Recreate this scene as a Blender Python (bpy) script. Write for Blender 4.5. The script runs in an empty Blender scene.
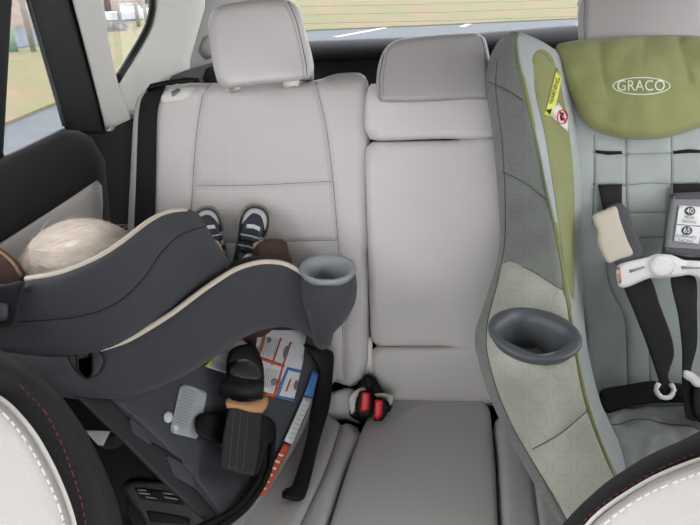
import bpy, bmesh, math, random
import numpy as np
from mathutils import Vector, noise
from mathutils.geometry import delaunay_2d_cdt
random.seed(7)
S = bpy.context.scene
COL = S.collection
# ---------------------------------------------------------------- camera, sky, exposure
F = 560.0
PITCH = math.radians(28)
CAM = Vector((0, 0, 1.10))
FWD = Vector((0, math.cos(PITCH), -math.sin(PITCH)))
UP = Vector((0, math.sin(PITCH), math.cos(PITCH)))
cd = bpy.data.cameras.new('camera'); cam = bpy.data.objects.new('camera', cd); COL.objects.link(cam)
cam.location = CAM; cam.rotation_euler = (math.pi/2 - PITCH, 0, 0)
cd.sensor_width = 36; cd.lens = 36*F/700; cd.clip_start = 0.02; cd.clip_end = 500
S.camera = cam
w = bpy.data.worlds.new('overcast_sky'); S.world = w; w.use_nodes = True
nt = w.node_tree; bg = nt.nodes['Background']
tc = nt.nodes.new('ShaderNodeTexCoord'); sx = nt.nodes.new('ShaderNodeSeparateXYZ'); cr = nt.nodes.new('ShaderNodeValToRGB')
nt.links.new(tc.outputs['Generated'], sx.inputs[0]); nt.links.new(sx.outputs['Z'], cr.inputs[0]); nt.links.new(cr.outputs[0], bg.inputs[0])
cr.color_ramp.elements[0].position = 0.0; cr.color_ramp.elements[0].color = (.96, .96, .97, 1)
cr.color_ramp.elements[1].position = 0.8; cr.color_ramp.elements[1].color = (.98, .98, 1, 1)
bg.inputs[1].default_value = 1.5
def portal(name, loc, rot, sx_, sy_):
    l = bpy.data.lights.new(name, 'AREA'); l.shape = 'RECTANGLE'; l.size = sx_; l.size_y = sy_
    l.cycles.is_portal = True
    o = bpy.data.objects.new(name, l); COL.objects.link(o); o.location = loc; o.rotation_euler = rot
S.view_settings.view_transform = 'Standard'; S.view_settings.look = 'None'
S.view_settings.gamma = 1; S.view_settings.use_curve_mapping = False
S.view_settings.exposure = 1.5

# ---------------------------------------------------------------- helpers
def at(px, py, d):
    return CAM + FWD*d + Vector((1, 0, 0))*((px-350)/F*d) + UP*((262.5-py)/F*d)
def ground(px, py, z=-.35):
    r = at(px, py, 1) - CAM
    return CAM + r*((z-CAM.z)/r.z)
def lin(c):
    return tuple(((v/255)/12.92 if v/255 <= .04045 else ((v/255+.055)/1.055)**2.4) for v in c)
MATS = {}
def mat(name, col, rough=.6, bump=0, scale=300, var=0, vscale=6, col2=None, metal=0, kind=None, uvs=200, sheen=0, spec=.5):
    if name in MATS: return MATS[name]
    m = bpy.data.materials.new(name); m.use_nodes = True; MATS[name] = m
    n = m.node_tree; b = n.nodes['Principled BSDF']
    b.inputs['Roughness'].default_value = rough; b.inputs['Metallic'].default_value = metal
    b.inputs['Specular IOR Level'].default_value = spec
    if sheen: b.inputs['Sheen Weight'].default_value = sheen
    c = lin(col); b.inputs['Base Color'].default_value = (*c, 1)
    t = n.nodes.new('ShaderNodeTexCoord'); src = t.outputs['Object']
    colsock = None
    if var or col2:
        nz = n.nodes.new('ShaderNodeTexNoise'); nz.inputs['Scale'].default_value = vscale; nz.inputs['Detail'].default_value = 6
        n.links.new(src, nz.inputs['Vector'])
        rp = n.nodes.new('ShaderNodeValToRGB'); n.links.new(nz.outputs[0], rp.inputs[0])
        c2 = lin(col2) if col2 else tuple(v*(1-var) for v in c)
        rp.color_ramp.elements[0].position = .35; rp.color_ramp.elements[1].position = .65
        rp.color_ramp.elements[0].color = (*c2, 1); rp.color_ramp.elements[1].color = (*c, 1)
        colsock = rp.outputs[0]
    hsock = None
    if bump:
        nb = n.nodes.new('ShaderNodeTexNoise'); nb.inputs['Scale'].default_value = scale; nb.inputs['Detail'].default_value = 3
        n.links.new(src, nb.inputs['Vector']); hsock = nb.outputs[0]
    if kind in ('dots', 'weave', 'circles'):
        mp = n.nodes.new('ShaderNodeVectorMath'); mp.operation = 'SCALE'; mp.inputs[3].default_value = uvs
        n.links.new(t.outputs['UV'], mp.inputs[0])
        fr = n.nodes.new('ShaderNodeVectorMath'); fr.operation = 'FRACTION'; n.links.new(mp.outputs[0], fr.inputs[0])
        sb = n.nodes.new('ShaderNodeVectorMath'); sb.operation = 'SUBTRACT'; sb.inputs[1].default_value = (.5, .5, 0)
        n.links.new(fr.outputs[0], sb.inputs[0])
        ln = n.nodes.new('ShaderNodeVectorMath'); ln.operation = 'LENGTH'; n.links.new(sb.outputs[0], ln.inputs[0])
        rr = n.nodes.new('ShaderNodeValToRGB'); n.links.new(ln.outputs['Value'], rr.inputs[0])
        e = rr.color_ramp.elements
        if kind == 'circles':
            e[0].position = .30; e[0].color = (1, 1, 1, 1); e[1].position = .46; e[1].color = (1, 1, 1, 1)
            k = e.new(.36); k.color = (1.0, 1.0, 1.0, 1); k = e.new(.385); k.color = (.0, .0, .0, 1); k = e.new(.41); k.color = (1, 1, 1, 1)
            amt = .22
        else:
            e[0].position = .22; e[0].color = (0, 0, 0, 1); e[1].position = .34; e[1].color = (1, 1, 1, 1); amt = .22 if kind == 'dots' else .3
        mx = n.nodes.new('ShaderNodeMix'); mx.data_type = 'RGBA'; mx.blend_type = 'MULTIPLY'; mx.inputs[0].default_value = amt
        if colsock: n.links.new(colsock, mx.inputs[6])
        else: mx.inputs[6].default_value = (*c, 1)
        n.links.new(rr.outputs[0], mx.inputs[7]); colsock = mx.outputs[2]
    if colsock: n.links.new(colsock, b.inputs['Base Color'])
    if hsock:
        bp = n.nodes.new('ShaderNodeBump'); bp.inputs['Strength'].default_value = bump; bp.inputs['Distance'].default_value = .002
        n.links.new(hsock, bp.inputs['Height']); n.links.new(bp.outputs[0], b.inputs['Normal'])
    return m
def glass_mat():
    m = bpy.data.materials.new('window_glass'); m.use_nodes = True; n = m.node_tree
    for x in list(n.nodes): n.nodes.remove(x)
    o = n.nodes.new('ShaderNodeOutputMaterial'); a = n.nodes.new('ShaderNodeBsdfTransparent'); g = n.nodes.new('ShaderNodeBsdfGlossy')
    g.inputs['Roughness'].default_value = .02; a.inputs[0].default_value = (.9, .92, .92, 1)
    mx = n.nodes.new('ShaderNodeMixShader'); mx.inputs[0].default_value = .06
    n.links.new(a.outputs[0], mx.inputs[1]); n.links.new(g.outputs[0], mx.inputs[2]); n.links.new(mx.outputs[0], o.inputs[0])
    return m

def wloc(o):
    p = Vector((0, 0, 0))
    while o: p += Vector(o.location); o = o.parent
    return p
def link(name, verts, faces, m, parent=None, smooth=True, fm=None, uv=None, origin=None):
    me = bpy.data.meshes.new(name)
    if parent: off = wloc(parent)
    else:
        vs = np.array([tuple(v) for v in verts]); off = Vector(((vs[:, 0].min()+vs[:, 0].max())/2, (vs[:, 1].min()+vs[:, 1].max())/2, vs[:, 2].min()))
    me.from_pydata([tuple(Vector(v)-off) for v in verts], [], faces)
    ms = m if isinstance(m, list) else [m]
    for x in ms: me.materials.append(x)
    if fm is not None: me.polygons.foreach_set('material_index', fm)
    if uv is not None:
        l = me.uv_layers.new(name='UVMap')
        for lp in me.loops: l.data[lp.index].uv = uv[lp.vertex_index]
    bm = bmesh.new(); bm.from_mesh(me); bmesh.ops.recalc_face_normals(bm, faces=bm.faces); bm.to_mesh(me); bm.free()
    if smooth: me.polygons.foreach_set('use_smooth', [True]*len(me.polygons))
    o = bpy.data.objects.new(name, me); COL.objects.link(o)
    if parent: o.parent = parent
    else: o.location = off
    return o
def thing(name, label, cat, loc, group=None):
    o = bpy.data.objects.new(name, None); COL.objects.link(o); o.location = loc; o.empty_display_size = .05
    return tag(o, label, cat, group)
def tag(o, label, cat, group=None, kind=None):
    o['label'] = label; o['category'] = cat
    if group: o['group'] = group
    if kind: o['kind'] = kind
    return o
def struct(o): o['kind'] = 'structure'; return o

def spline(pts, closed, step):
    P = [Vector(p) for p in pts]; n = len(P); out = []
    rng = range(n) if closed else range(n-1)
    for i in rng:
        if closed: a, b, c, d = P[i-1], P[i], P[(i+1) % n], P[(i+2) % n]
        else: b, c = P[i], P[i+1]; a = P[i-1] if i else b*2-c; d = P[i+2] if i+2 < n else c*2-b
        k = max(1, int((c-b).length/step))
        for j in range(k):
            t = j/k
            # centripetal-ish: plain catmull-rom with tension
            m1 = (c-a)*.42; m2 = (d-b)*.42
            L = (c-b).length
            if m1.length > L: m1 = m1*(L/m1.length)
            if m2.length > L: m2 = m2*(L/m2.length)
            out.append(b*(2*t**3-3*t*t+1) + m1*(t**3-2*t*t+t) + c*(-2*t**3+3*t*t) + m2*(t**3-t*t))
    if not closed: out.append(P[-1])
    return out
def resample(pts, closed, step):
    P = [Vector(p) for p in pts]; out = []
    n = len(P)
    for i in (range(n) if closed else range(n-1)):
        b, c = P[i], P[(i+1) % n]; k = max(1, int((c-b).length/step))
        for j in range(k): out.append(b.lerp(c, j/k))
    if not closed: out.append(P[-1])
    return out
def segdist(p, poly, closed=True):
    A = np.array([tuple(v)[:2] for v in poly]); B = np.roll(A, -1, 0) if closed else A[1:]
    if not closed: A = A[:-1]
    p = np.atleast_2d(np.array(p, float)); d = B-A; L = (d**2).sum(1)+1e-12
    r = np.full(len(p), 1e9)
    for s in range(0, len(p), 2000):
        q = p[s:s+2000]
        t = np.clip(((q[:, None]-A)*d).sum(2)/L, 0, 1)
        r[s:s+2000] = np.sqrt((((A+t[..., None]*d)-q[:, None])**2).sum(2)).min(1)
    return r
def inside(p, poly):
    A = np.array([tuple(v)[:2] for v in poly]); B = np.roll(A, -1, 0); p = np.atleast_2d(np.array(p, float))
    x, y = p[:, 0:1], p[:, 1:2]
    c = (A[:, 1] > y) != (B[:, 1] > y)
    dy = np.where(B[:, 1] == A[:, 1], 1e-9, B[:, 1]-A[:, 1])
    xi = A[:, 0]+(y-A[:, 1])/dy*(B[:, 0]-A[:, 0])
    return ((c & (x < xi)).sum(1) % 2) == 1
def rbf(pts):
    P = np.array(pts, float); n = len(P)
    if n == 1: return lambda x, y: P[0, 2]+0*np.asarray(x, float)
    def ph(r): return np.where(r > 0, r*r*np.log(np.maximum(r, 1e-9)), 0)
    X = P[:, :2]/100
    K = ph(np.sqrt(((X[:, None]-X)**2).sum(2)))+np.eye(n)*.02
    Q = np.c_[np.ones(n), X]
    A = np.block([[K, Q], [Q.T, np.zeros((3, 3))]])
    if n < 4:
        co = np.linalg.lstsq(Q, P[:, 2], rcond=None)[0]
        return lambda x, y: co[0]+co[1]*np.asarray(x, float)/100+co[2]*np.asarray(y, float)/100
    sol = np.linalg.solve(A, np.r_[P[:, 2], 0, 0, 0])
    def f(x, y):
        x = np.asarray(x, float); y = np.asarray(y, float); q = np.stack([x, y], -1)/100
        k = ph(np.sqrt(((q[..., None, :]-X)**2).sum(-1)))
        return k@sol[:n]+sol[n]+q[..., 0]*sol[n+1]+q[..., 1]*sol[n+2]
    return f
def const(d): return lambda x, y: d+0*np.asarray(x, float)

def pillow(name, outline, depth, m, parent=None, R=10, H=.02, T=.04, seams=(), step=7, regions=(), spl=True, wr=0, wrs=12,
           up=None, mirror=None, holes=(), shade='auto'):
    """soft panel: outline as seen, its own distance, rounded rim R (px) dropping H metres, body thickness T metres"""
    if shade == 'auto': shade = SEAM_SHADE.get(m.name)
    if not callable(depth): depth = const(depth) if isinstance(depth, (int, float)) else rbf(depth)
    ol = spline(outline, True, step) if spl else resample(outline, True, step)
    area = sum(ol[i-1].x*ol[i].y-ol[i].x*ol[i-1].y for i in range(len(ol)))
    if area < 0: ol.reverse()
    n = len(ol); sm = [(spline(s[0], False, 3), s[1], s[2]) for s in seams]
    pts = []
    fr = (.0, .12, .3, .6, 1.0) if R > 3 else (.0, 1.0)
    for i in range(n):
        t = (ol[(i+1) % n]-ol[i-1]); t = t.normalized() if t.length else t; nr = Vector((-t.y, t.x))
        for f_ in fr[1:]: q = ol[i]+nr*R*f_; pts.append((q.x, q.y, R*f_*.93))
    P = np.array(pts); keep = inside(P[:, :2], ol) & (segdist(P[:, :2], ol) >= P[:, 2]); P = P[keep][:, :2]
    x0 = min(v.x for v in ol); x1 = max(v.x for v in ol); y0 = min(v.y for v in ol); y1 = max(v.y for v in ol)
    g = np.array([(x+(j % 2)*step*.5, y) for j, y in enumerate(np.arange(y0, y1, step*.87)) for x in np.arange(x0, x1, step)])
    g = g[inside(g, ol)]; g = g[segdist(g, ol) > R+step*.4] if len(g) else g
    P = np.vstack([P, g]) if len(g) else P
    for s, wd, dp in sm:
        if len(P): P = P[segdist(P, s, False) > 2.6*wd]
    for s, wd, dp in sm:
        e = []
        for i in range(len(s)):
            t = (s[min(i+1, len(s)-1)]-s[max(i-1, 0)]).normalized(); nr = Vector((-t.y, t.x))
            for k in (-2, -1, 0, 1, 2): q = s[i]+nr*wd*k; e.append((q.x, q.y))
        e = np.array(e); e = e[inside(e, ol)]
        if len(e): e = e[segdist(e, ol) > 1.0]
        if len(e): P = np.vstack([P, e])
    ce = []
    rl = [spline(q_[0], True, 3) if len(q_[0]) > 4 else resample(q_[0], True, 3) for q_ in regions]+[[Vector(p) for p in q_] for q_ in holes]
    extra = []
    for lp in rl:
        a_ = np.array([tuple(v) for v in lp]); ok = inside(a_, ol) & (segdist(a_, ol) > 1)
        if len(P): P = P[segdist(P, lp) > 1.6]
        idx = []
        for p_, k_ in zip(a_, ok):
            if k_: idx.append(len(extra)); extra.append(tuple(p_))
            else: idx.append(None)
        ce += [(idx[i], idx[(i+1) % len(idx)]) for i in range(len(idx)) if idx[i] is not None and idx[(i+1) % len(idx)] is not None]
    if extra:
        b0 = n+len(P); P = np.vstack([P, np.array(extra)]); ce = [(a+b0, b+b0) for a, b in ce]
    V2 = [Vector((v.x, v.y)) for v in ol]+[Vector(p) for p in P]
    ov, oe, of, *_ = delaunay_2d_cdt(V2, [(i, (i+1) % n) for i in range(n)]+ce, [], 1, .05)
    def surf(x, y):
        sh = np.shape(x); q = np.stack([np.ravel(x), np.ravel(y)], -1).astype(float)
        t = np.clip(segdist(q, ol)/max(R, .01), 0, 1); t = np.where(inside(q, ol), t, 0)
        d = depth(q[:, 0], q[:, 1])+H*(1-np.sqrt(1-(1-t)**2))
        if up is None:
            d = d+dis(q)
        return d.reshape(sh)
    def dis(q):
        d = np.zeros(len(q))
        for s, wd, dp in sm: d += dp*np.exp(-(segdist(q, s, False)/wd)**2)
        if wr: d += np.array([wr*noise.noise(Vector((a/wrs, b/wrs, 1.7))) for a, b in q])
        return d
    Q = np.array([(v.x, v.y) for v in ov])
    if up is None:
        D = surf(Q[:, 0], Q[:, 1]); front = [at(a, b, d) for (a, b), d in zip(Q, D)]; bdir = FWD*T
    else:
        t = np.clip(segdist(Q, ol)/max(R, .01), 0, 1); h = -H*(1-np.sqrt(1-(1-t)**2))-dis(Q)
        D = depth(Q[:, 0], Q[:, 1]); U = Vector(up)
        front = [at(a, b, d)+U*k for (a, b), d, k in zip(Q, D, h)]; bdir = -U*T
    nf = len(front); fs = [tuple(f) for f in of]
    cnt = {}
    allfs = fs
    for f in fs:
        for i in range(len(f)): e = tuple(sorted((f[i], f[(i+1) % len(f)]))); cnt[e] = cnt.get(e, 0)+1
    be = [e for e, c in cnt.items() if c == 1]
    verts = list(front); bmap = {}; cache = {}; insets = []
    mid = {}
    for e in be:
        for v in e:
            if v not in bmap:
                bmap[v] = len(verts); bp = front[v]+bdir
                if up is None:
                    # the back edge is rounded in, as on any upholstered or moulded part
                    p = Vector(Q[v]); nb = [w_ for e2 in be if v in e2 for w_ in e2 if w_ != v] if len(be) < 60 else nbs(be, v, cache)
                    if len(nb) == 2:
                        t_ = Vector(Q[nb[1]])-Vector(Q[nb[0]])
                        if t_.length > 1e-6:
                            nn = Vector((-t_.y, t_.x)).normalized()
                            if not inside([tuple(p+nn*.6)], ol)[0]: nn = -nn
                            dd = float(D[v]); s_ = (p-Vector((350, 262.5)))*(dd/(dd+T)-1); k_ = -s_.dot(nn)
                            tp = max(0, k_)+min(R*.25, 2)
                            insets.append((p.x, p.y, nn.x*tp, nn.y*tp, tp))
                            bp = at((p+nn*tp).x, (p+nn*tp).y, dd)+bdir
                verts.append(bp)
    faces = list(fs); 
    for a, b in be: faces.append((a, b, bmap[b], bmap[a]))
    # back cap
    loopn = {}
    for a, b in be: loopn.setdefault(a, []).append(b); loopn.setdefault(b, []).append(a)
    IN = np.array(insets) if insets else np.zeros((0, 5)); bk = dict(bmap); DD = depth(Q[:, 0], Q[:, 1])
    for v in range(nf):
        if v not in bk:
            bk[v] = len(verts)
            qx, qy = Q[v]
            if len(IN):
                dd_ = np.hypot(IN[:, 0]-qx, IN[:, 1]-qy); k_ = int(dd_.argmin())
                if IN[k_, 4] > 0: f_ = max(0, 1-dd_[k_]/(2.2*IN[k_, 4])); qx += IN[k_, 2]*f_; qy += IN[k_, 3]*f_
            verts.append((at(qx, qy, float(DD[v])+H) if up is None else at(Q[v][0], Q[v][1], float(DD[v]))-Vector(up)*H)+bdir)
    nside = len(faces)
    for f in fs: faces.append(tuple(bk[i] for i in f[::-1]))
    if holes:
        C = np.array([Q[list(f)].mean(0) for f in fs]); cut = np.zeros(len(fs), bool)
        for hpoly in holes: cut |= inside(C, [Vector(p) for p in hpoly])
        faces = [f for f, c_ in zip(fs, cut) if not c_]+faces[len(fs):nside]+[f for f, c_ in zip(faces[nside:], cut) if not c_]; fs = [f for f, c_ in zip(fs, cut) if not c_]
    uvs = [(a*.0019, b*.0019) for a, b in Q]+[(0, 0)]*(len(verts)-nf)
    iv = {w_: k for k, w_ in bk.items()}
    for k, src in iv.items(): uvs[k] = uvs[src]
    mm = [m]; fmi = [0]*len(faces)
    if regions:
        C = np.array([Q[list(f)].mean(0) for f in fs])
        for poly, rm in regions:
            mm.append(rm); ins = inside(C, spline(poly, True, 4) if len(poly) > 4 else [Vector(p) for p in poly])
            for i in np.nonzero(ins)[0]: fmi[i] = len(mm)-1
    if mirror is not None: verts = [Vector((2*mirror-v.x, v.y, v.z)) for v in verts]
    o = link(name, verts, faces, mm, parent, True, fmi, uvs)
    if sm and shade is not None:  # thin dark tube along each seam, painting in the shade of the crevice
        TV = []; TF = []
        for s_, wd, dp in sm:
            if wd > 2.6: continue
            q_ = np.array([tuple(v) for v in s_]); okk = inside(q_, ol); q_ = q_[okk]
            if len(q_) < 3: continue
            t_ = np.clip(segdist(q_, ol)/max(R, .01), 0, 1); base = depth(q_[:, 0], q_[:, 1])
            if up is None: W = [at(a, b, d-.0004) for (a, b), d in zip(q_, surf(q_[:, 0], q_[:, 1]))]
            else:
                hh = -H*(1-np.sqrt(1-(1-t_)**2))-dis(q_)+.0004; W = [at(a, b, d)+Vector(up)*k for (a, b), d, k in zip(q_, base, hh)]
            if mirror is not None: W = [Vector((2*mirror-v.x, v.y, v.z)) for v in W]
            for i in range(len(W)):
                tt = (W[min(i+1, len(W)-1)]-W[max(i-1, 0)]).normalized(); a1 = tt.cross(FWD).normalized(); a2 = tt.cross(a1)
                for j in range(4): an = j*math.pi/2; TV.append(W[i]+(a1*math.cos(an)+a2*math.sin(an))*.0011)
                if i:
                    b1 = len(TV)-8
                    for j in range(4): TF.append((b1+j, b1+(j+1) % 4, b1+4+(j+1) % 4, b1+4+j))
        if TV: link('seam_shade', TV, TF, shade, o)
    o_surf[o.name] = surf
    return o, surf
o_surf = {}
def nbs(be, v, cache):
    if not cache:
        for a, b in be: cache.setdefault(a, []).append(b); cache.setdefault(b, []).append(a)
    return cache[v]
def tube_w(name, P, r, m, parent=None, closed=False, k=8, flat=1.0):
    P = [Vector(p) for p in P]; n = len(P); V = []; Fc = []
    for i in range(n):
        t = (P[(i+1) % n]-P[i-1]) if closed else (P[min(i+1, n-1)]-P[max(i-1, 0)])
        t.normalize(); a = t.cross(Vector((0.13, .2, 1))).normalized(); b = t.cross(a)
        for j in range(k):
            q = 2*math.pi*j/k; V.append(P[i]+(a*math.cos(q)+b*math.sin(q)*flat)*r)
    for i in range(n if closed else n-1):
        for j in range(k): Fc.append((i*k+j, i*k+(j+1) % k, ((i+1) % n)*k+(j+1) % k, ((i+1) % n)*k+j))
    if not closed: Fc += [tuple(range(k)), tuple(range((n-1)*k, n*k))]
    return link(name, V, Fc, m, parent)
def piping(name, pts, surf, r, m, parent, lift=.0, closed=False, step=5):
    s = spline(pts, closed, step); return tube_w(name, [at(p.x, p.y, float(surf(p.x, p.y))-lift) for p in s], r, m, parent, closed)
def stitches(name, pts, surf, m, parent, gap=6, ln=3.5, r=.0008, lift=.0008):
    s = resample(spline(pts, False, 2), False, 1.0); V = []; Fc = []
    i = 0
    while i+int(ln) < len(s):
        a, b = s[i], s[i+int(ln)]; A = at(a.x, a.y, float(surf(a.x, a.y))-lift); B = at(b.x, b.y, float(surf(b.x, b.y))-lift)
        t = (B-A).normalized(); u = t.cross(FWD).normalized(); v = t.cross(u); o = len(V)
        for q in (A, B):
            for j in range(4): an = j*math.pi/2; V.append(q+(u*math.cos(an)+v*math.sin(an))*r)
        for j in range(4): Fc.append((o+j, o+(j+1) % 4, o+4+(j+1) % 4, o+4+j))
        Fc += [(o, o+1, o+2, o+3), (o+4, o+5, o+6, o+7)]
        i += int(gap)
    return link(name, V, Fc, m, parent, False)
def patch(name, poly, surf, m, parent, lift=.0015, step=6, spl=False, T=.001, mirror=None):
    return pillow(name, poly, lambda x, y: surf(x, y)-lift, m, parent, R=1, H=.0002, T=T, step=step, spl=spl, mirror=mirror)[0]
def text(name, body, cx, cy, size, ang, surf, m, parent, lift=.003, bold=0, sxk=1.0, off=0):
    c = bpy.data.curves.new(name, 'FONT'); c.body = body; c.size = size; c.align_x = 'CENTER'; c.align_y = 'CENTER'; c.offset = bold
    o = bpy.data.objects.new('tmp', c); COL.objects.link(o); dg = bpy.context.evaluated_depsgraph_get(); me = bpy.data.meshes.new_from_object(o.evaluated_get(dg))
    V = []; ca, sa = math.cos(math.radians(ang)), math.sin(math.radians(ang))
    for v in me.vertices:
        x, y = v.co.x*sxk, v.co.y; px = cx+x*ca-y*sa*1; py = cy-(x*sa+y*ca); V.append(at(px, py, float(surf(px, py))-lift))
    Fc = [tuple(p.vertices) for p in me.polygons]
    bpy.data.objects.remove(o); bpy.data.curves.remove(c)
    return link(name, V, Fc, m, parent, False)
def box(name, x0, x1, y0, y1, z0, z1, m, parent=None):
    V = [(x, y, z) for x in (x0, x1) for y in (y0, y1) for z in (z0, z1)]
    return link(name, V, [(0, 1, 3, 2), (4, 6, 7, 5), (0, 4, 5, 1), (2, 3, 7, 6), (0, 2, 6, 4), (1, 5, 7, 3)], m, parent, False)
def lathe(name, c, prof, m, parent=None, k=40, sq=None):
    V = []; Fc = []
    for i, (r, z) in enumerate(prof):
        for j in range(k):
            a = 2*math.pi*j/k; rx = r*(sq(a, i) if sq else 1); V.append(Vector(c)+Vector((rx*math.cos(a), rx*math.sin(a), z)))
    for i in range(len(prof)-1):
        for j in range(k): Fc.append((i*k+j, i*k+(j+1) % k, (i+1)*k+(j+1) % k, (i+1)*k+j))
    Fc.append(tuple(range((len(prof)-1)*k, len(prof)*k)))
    return link(name, V, Fc, m, parent)
def ellipse(cx, cy, rx, ry, n=24, a0=0, rot=0):
    c, s = math.cos(math.radians(rot)), math.sin(math.radians(rot))
    return [(cx+rx*math.cos(t)*c-ry*math.sin(t)*s, cy+rx*math.cos(t)*s+ry*math.sin(t)*c) for t in [a0+2*math.pi*i/n for i in range(n)]]
def ring(name, cx, cy, rx, ry, wd, surf, m, parent, lift=.003, n=40, rot=0):
    o = ellipse(cx, cy, rx, ry, n, rot=rot); i = ellipse(cx, cy, rx-wd, ry-wd, n, rot=rot)
    V = [at(x, y, float(surf(x, y))-lift) for x, y in o+i]
    return link(name, V, [(k, (k+1) % n, n+(k+1) % n, n+k) for k in range(n)], m, parent, False)

# ---------------------------------------------------------------- materials
LEA = mat('light_grey_leather', (212, 208, 207), .5, .25, 700, var=.03, vscale=5, spec=.35)
LEAP = mat('perforated_grey_leather', (211, 207, 206), .55, .2, 700, kind='dots', uvs=250, spec=.3)
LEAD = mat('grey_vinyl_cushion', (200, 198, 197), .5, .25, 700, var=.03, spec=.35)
WPL = mat('pale_trim_plastic', (234, 231, 226), .55, .1, 500)
GPL = mat('grey_trim_plastic', (168, 168, 166), .6, .15, 500)
BLK = mat('black_plastic', (14, 14, 15), .6, .15, 500, spec=.3)
BLKF = mat('black_cloth', (16, 16, 18), .9, .3, 800)
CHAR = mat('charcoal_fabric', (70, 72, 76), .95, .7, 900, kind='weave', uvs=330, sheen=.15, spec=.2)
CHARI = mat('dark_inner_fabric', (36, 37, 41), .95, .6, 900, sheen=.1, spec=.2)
PIPE = mat('cream_piping', (206, 196, 180), .8, .3, 900)
PLD = mat('dark_grey_plastic', (66, 69, 74), .55, .2, 600)
PLD2 = mat('darker_grey_plastic', (40, 41, 44), .6, .2, 600)
PLG = mat('mid_grey_plastic', (142, 147, 150), .45, .1, 500)
SIL = mat('pale_grey_plastic', (150, 152, 154), .45, .1, 500)
WEB = mat('black_webbing', (22, 22, 24), .85, .5, 900)
WEBG = mat('grey_webbing', (52, 51, 50), .9, .6, 900, kind='weave', uvs=300)
TAN = mat('tan_rubber', (196, 150, 104), .7, .2, 500)
PAPER = mat('white_label', (222, 224, 226), .5)
PRINT = mat('grey_print', (120, 124, 132), .6)
ORG = mat('orange_print', (214, 92, 60), .6)
BLU = mat('blue_print', (74, 130, 190), .6)
RED = mat('red_button', (214, 22, 34), .4)
YEL = mat('yellow_label', (214, 218, 96), .6)
WHI = mat('white_plastic', (226, 224, 226), .4)
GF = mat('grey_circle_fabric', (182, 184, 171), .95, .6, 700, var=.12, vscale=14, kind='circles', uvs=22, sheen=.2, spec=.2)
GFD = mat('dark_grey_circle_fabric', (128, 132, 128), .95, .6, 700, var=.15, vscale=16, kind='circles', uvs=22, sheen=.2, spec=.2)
GFL = mat('pale_blue_grey_fabric', (172, 179, 179), .95, .6, 600, var=.10, vscale=10, sheen=.2, spec=.2)
GFS = mat('worn_grey_fabric', (150, 155, 152), .95, .8, 300, var=.22, vscale=18, sheen=.2, spec=.2)
LIME = mat('lime_green_fabric', (143, 147, 97), .95, .5, 600, var=.12, vscale=14, sheen=.2, spec=.2)
OLIVE = mat('olive_piping', (130, 136, 84), .9, .4, 600)
EMB = mat('pale_embroidery', (214, 220, 206), .7)
PADG = mat('grey_strap_cover', (136, 137, 139), .95, .5, 700)
PADD = mat('dark_strap_cover', (82, 84, 88), .95, .5, 700)
BEIGE = mat('cream_fleece', (200, 192, 178), .95, .6, 500)
CUPD = mat('slate_plastic', (82, 86, 92), .45, .15, 500)
BRN = mat('brown_trousers', (82, 60, 52), .95, .6, 500)
REDT = mat('red_thread', (112, 38, 46), .8)
WHT = mat('white_thread', (222, 218, 214), .8)
SHADE_L = mat('grey_seam_shade', (122, 118, 116), .9); SHADE_D = mat('dark_seam_shade', (26, 27, 30), .9); SHADE_G = mat('slate_seam_shade', (70, 75, 74), .9)  # tones darker than each cover, so seams look shaded
SEAM_SHADE = {'light_grey_leather': SHADE_L, 'grey_vinyl_cushion': SHADE_L, 'headrest_grey_leather': SHADE_L, 'charcoal_fabric': SHADE_D, 'grey_circle_fabric': SHADE_G, 'dark_grey_circle_fabric': SHADE_G, 'pale_blue_grey_fabric': mat('pale_seam_shade', (112, 120, 122), .9), 'worn_grey_fabric': SHADE_G}
GLASS = glass_mat()

# ---------------------------------------------------------------- outdoors
ASPH = mat('asphalt', (92, 95, 102), .9, .6, 40, var=.15, vscale=3)
GRASS = mat('lawn_with_leaves', (100, 108, 70), .95, .5, 60, col2=(128, 104, 84), vscale=.9)
WAT = mat('grey_water', (92, 98, 106), .7, .3, 3, spec=.1)
BANK = mat('leaf_litter_bank', (140, 122, 114), .95, .5, 20, var=.35, vscale=2.5)
def flat(name, pts, z, m, T=.02):
    P = [Vector((p.x, p.y, z)) for p in pts]; n = len(P)
    V = P+[p-Vector((0, 0, T)) for p in P]
    return link(name, V, [tuple(range(n)), tuple(range(2*n-1, n-1, -1))]+[(i, (i+1) % n, n+(i+1) % n, n+i) for i in range(n)], m, None, False)
struct(box('asphalt_lot', -60, 60, -30, 60, -.45, -.35, ASPH))
ext = lambda a, b, L: a+(a-b).normalized()*L
lawn_edge = [ext(ground(0, 128), ground(60, 103), 18), ground(0, 128), ground(60, 103), ground(120, 74), ground(310, 31), ground(450, 25), ground(600, 18), ground(760, 11)]
far = [Vector((60, 46, 0)), Vector((2, 60, 0)), ground(260, -6), ground(200, 3), ground(160, 14), ground(110, 32), ground(60, 46), ground(0, 53), ext(ground(0, 53), ground(60, 46), 22)]
struct(flat('lawn', lawn_edge+far, -.32, GRASS, .03))
struct(flat('creek', [ext(ground(0, 51), ground(60, 42), 24), ground(0, 51), ground(60, 42), ground(160, 10), ground(200, -2), ground(260, -12), Vector((-15, 58, 0)), Vector((-45, 40, 0)), ext(ground(0, 31), ground(60, 24), 30)], -.338, WAT, .01))
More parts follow.
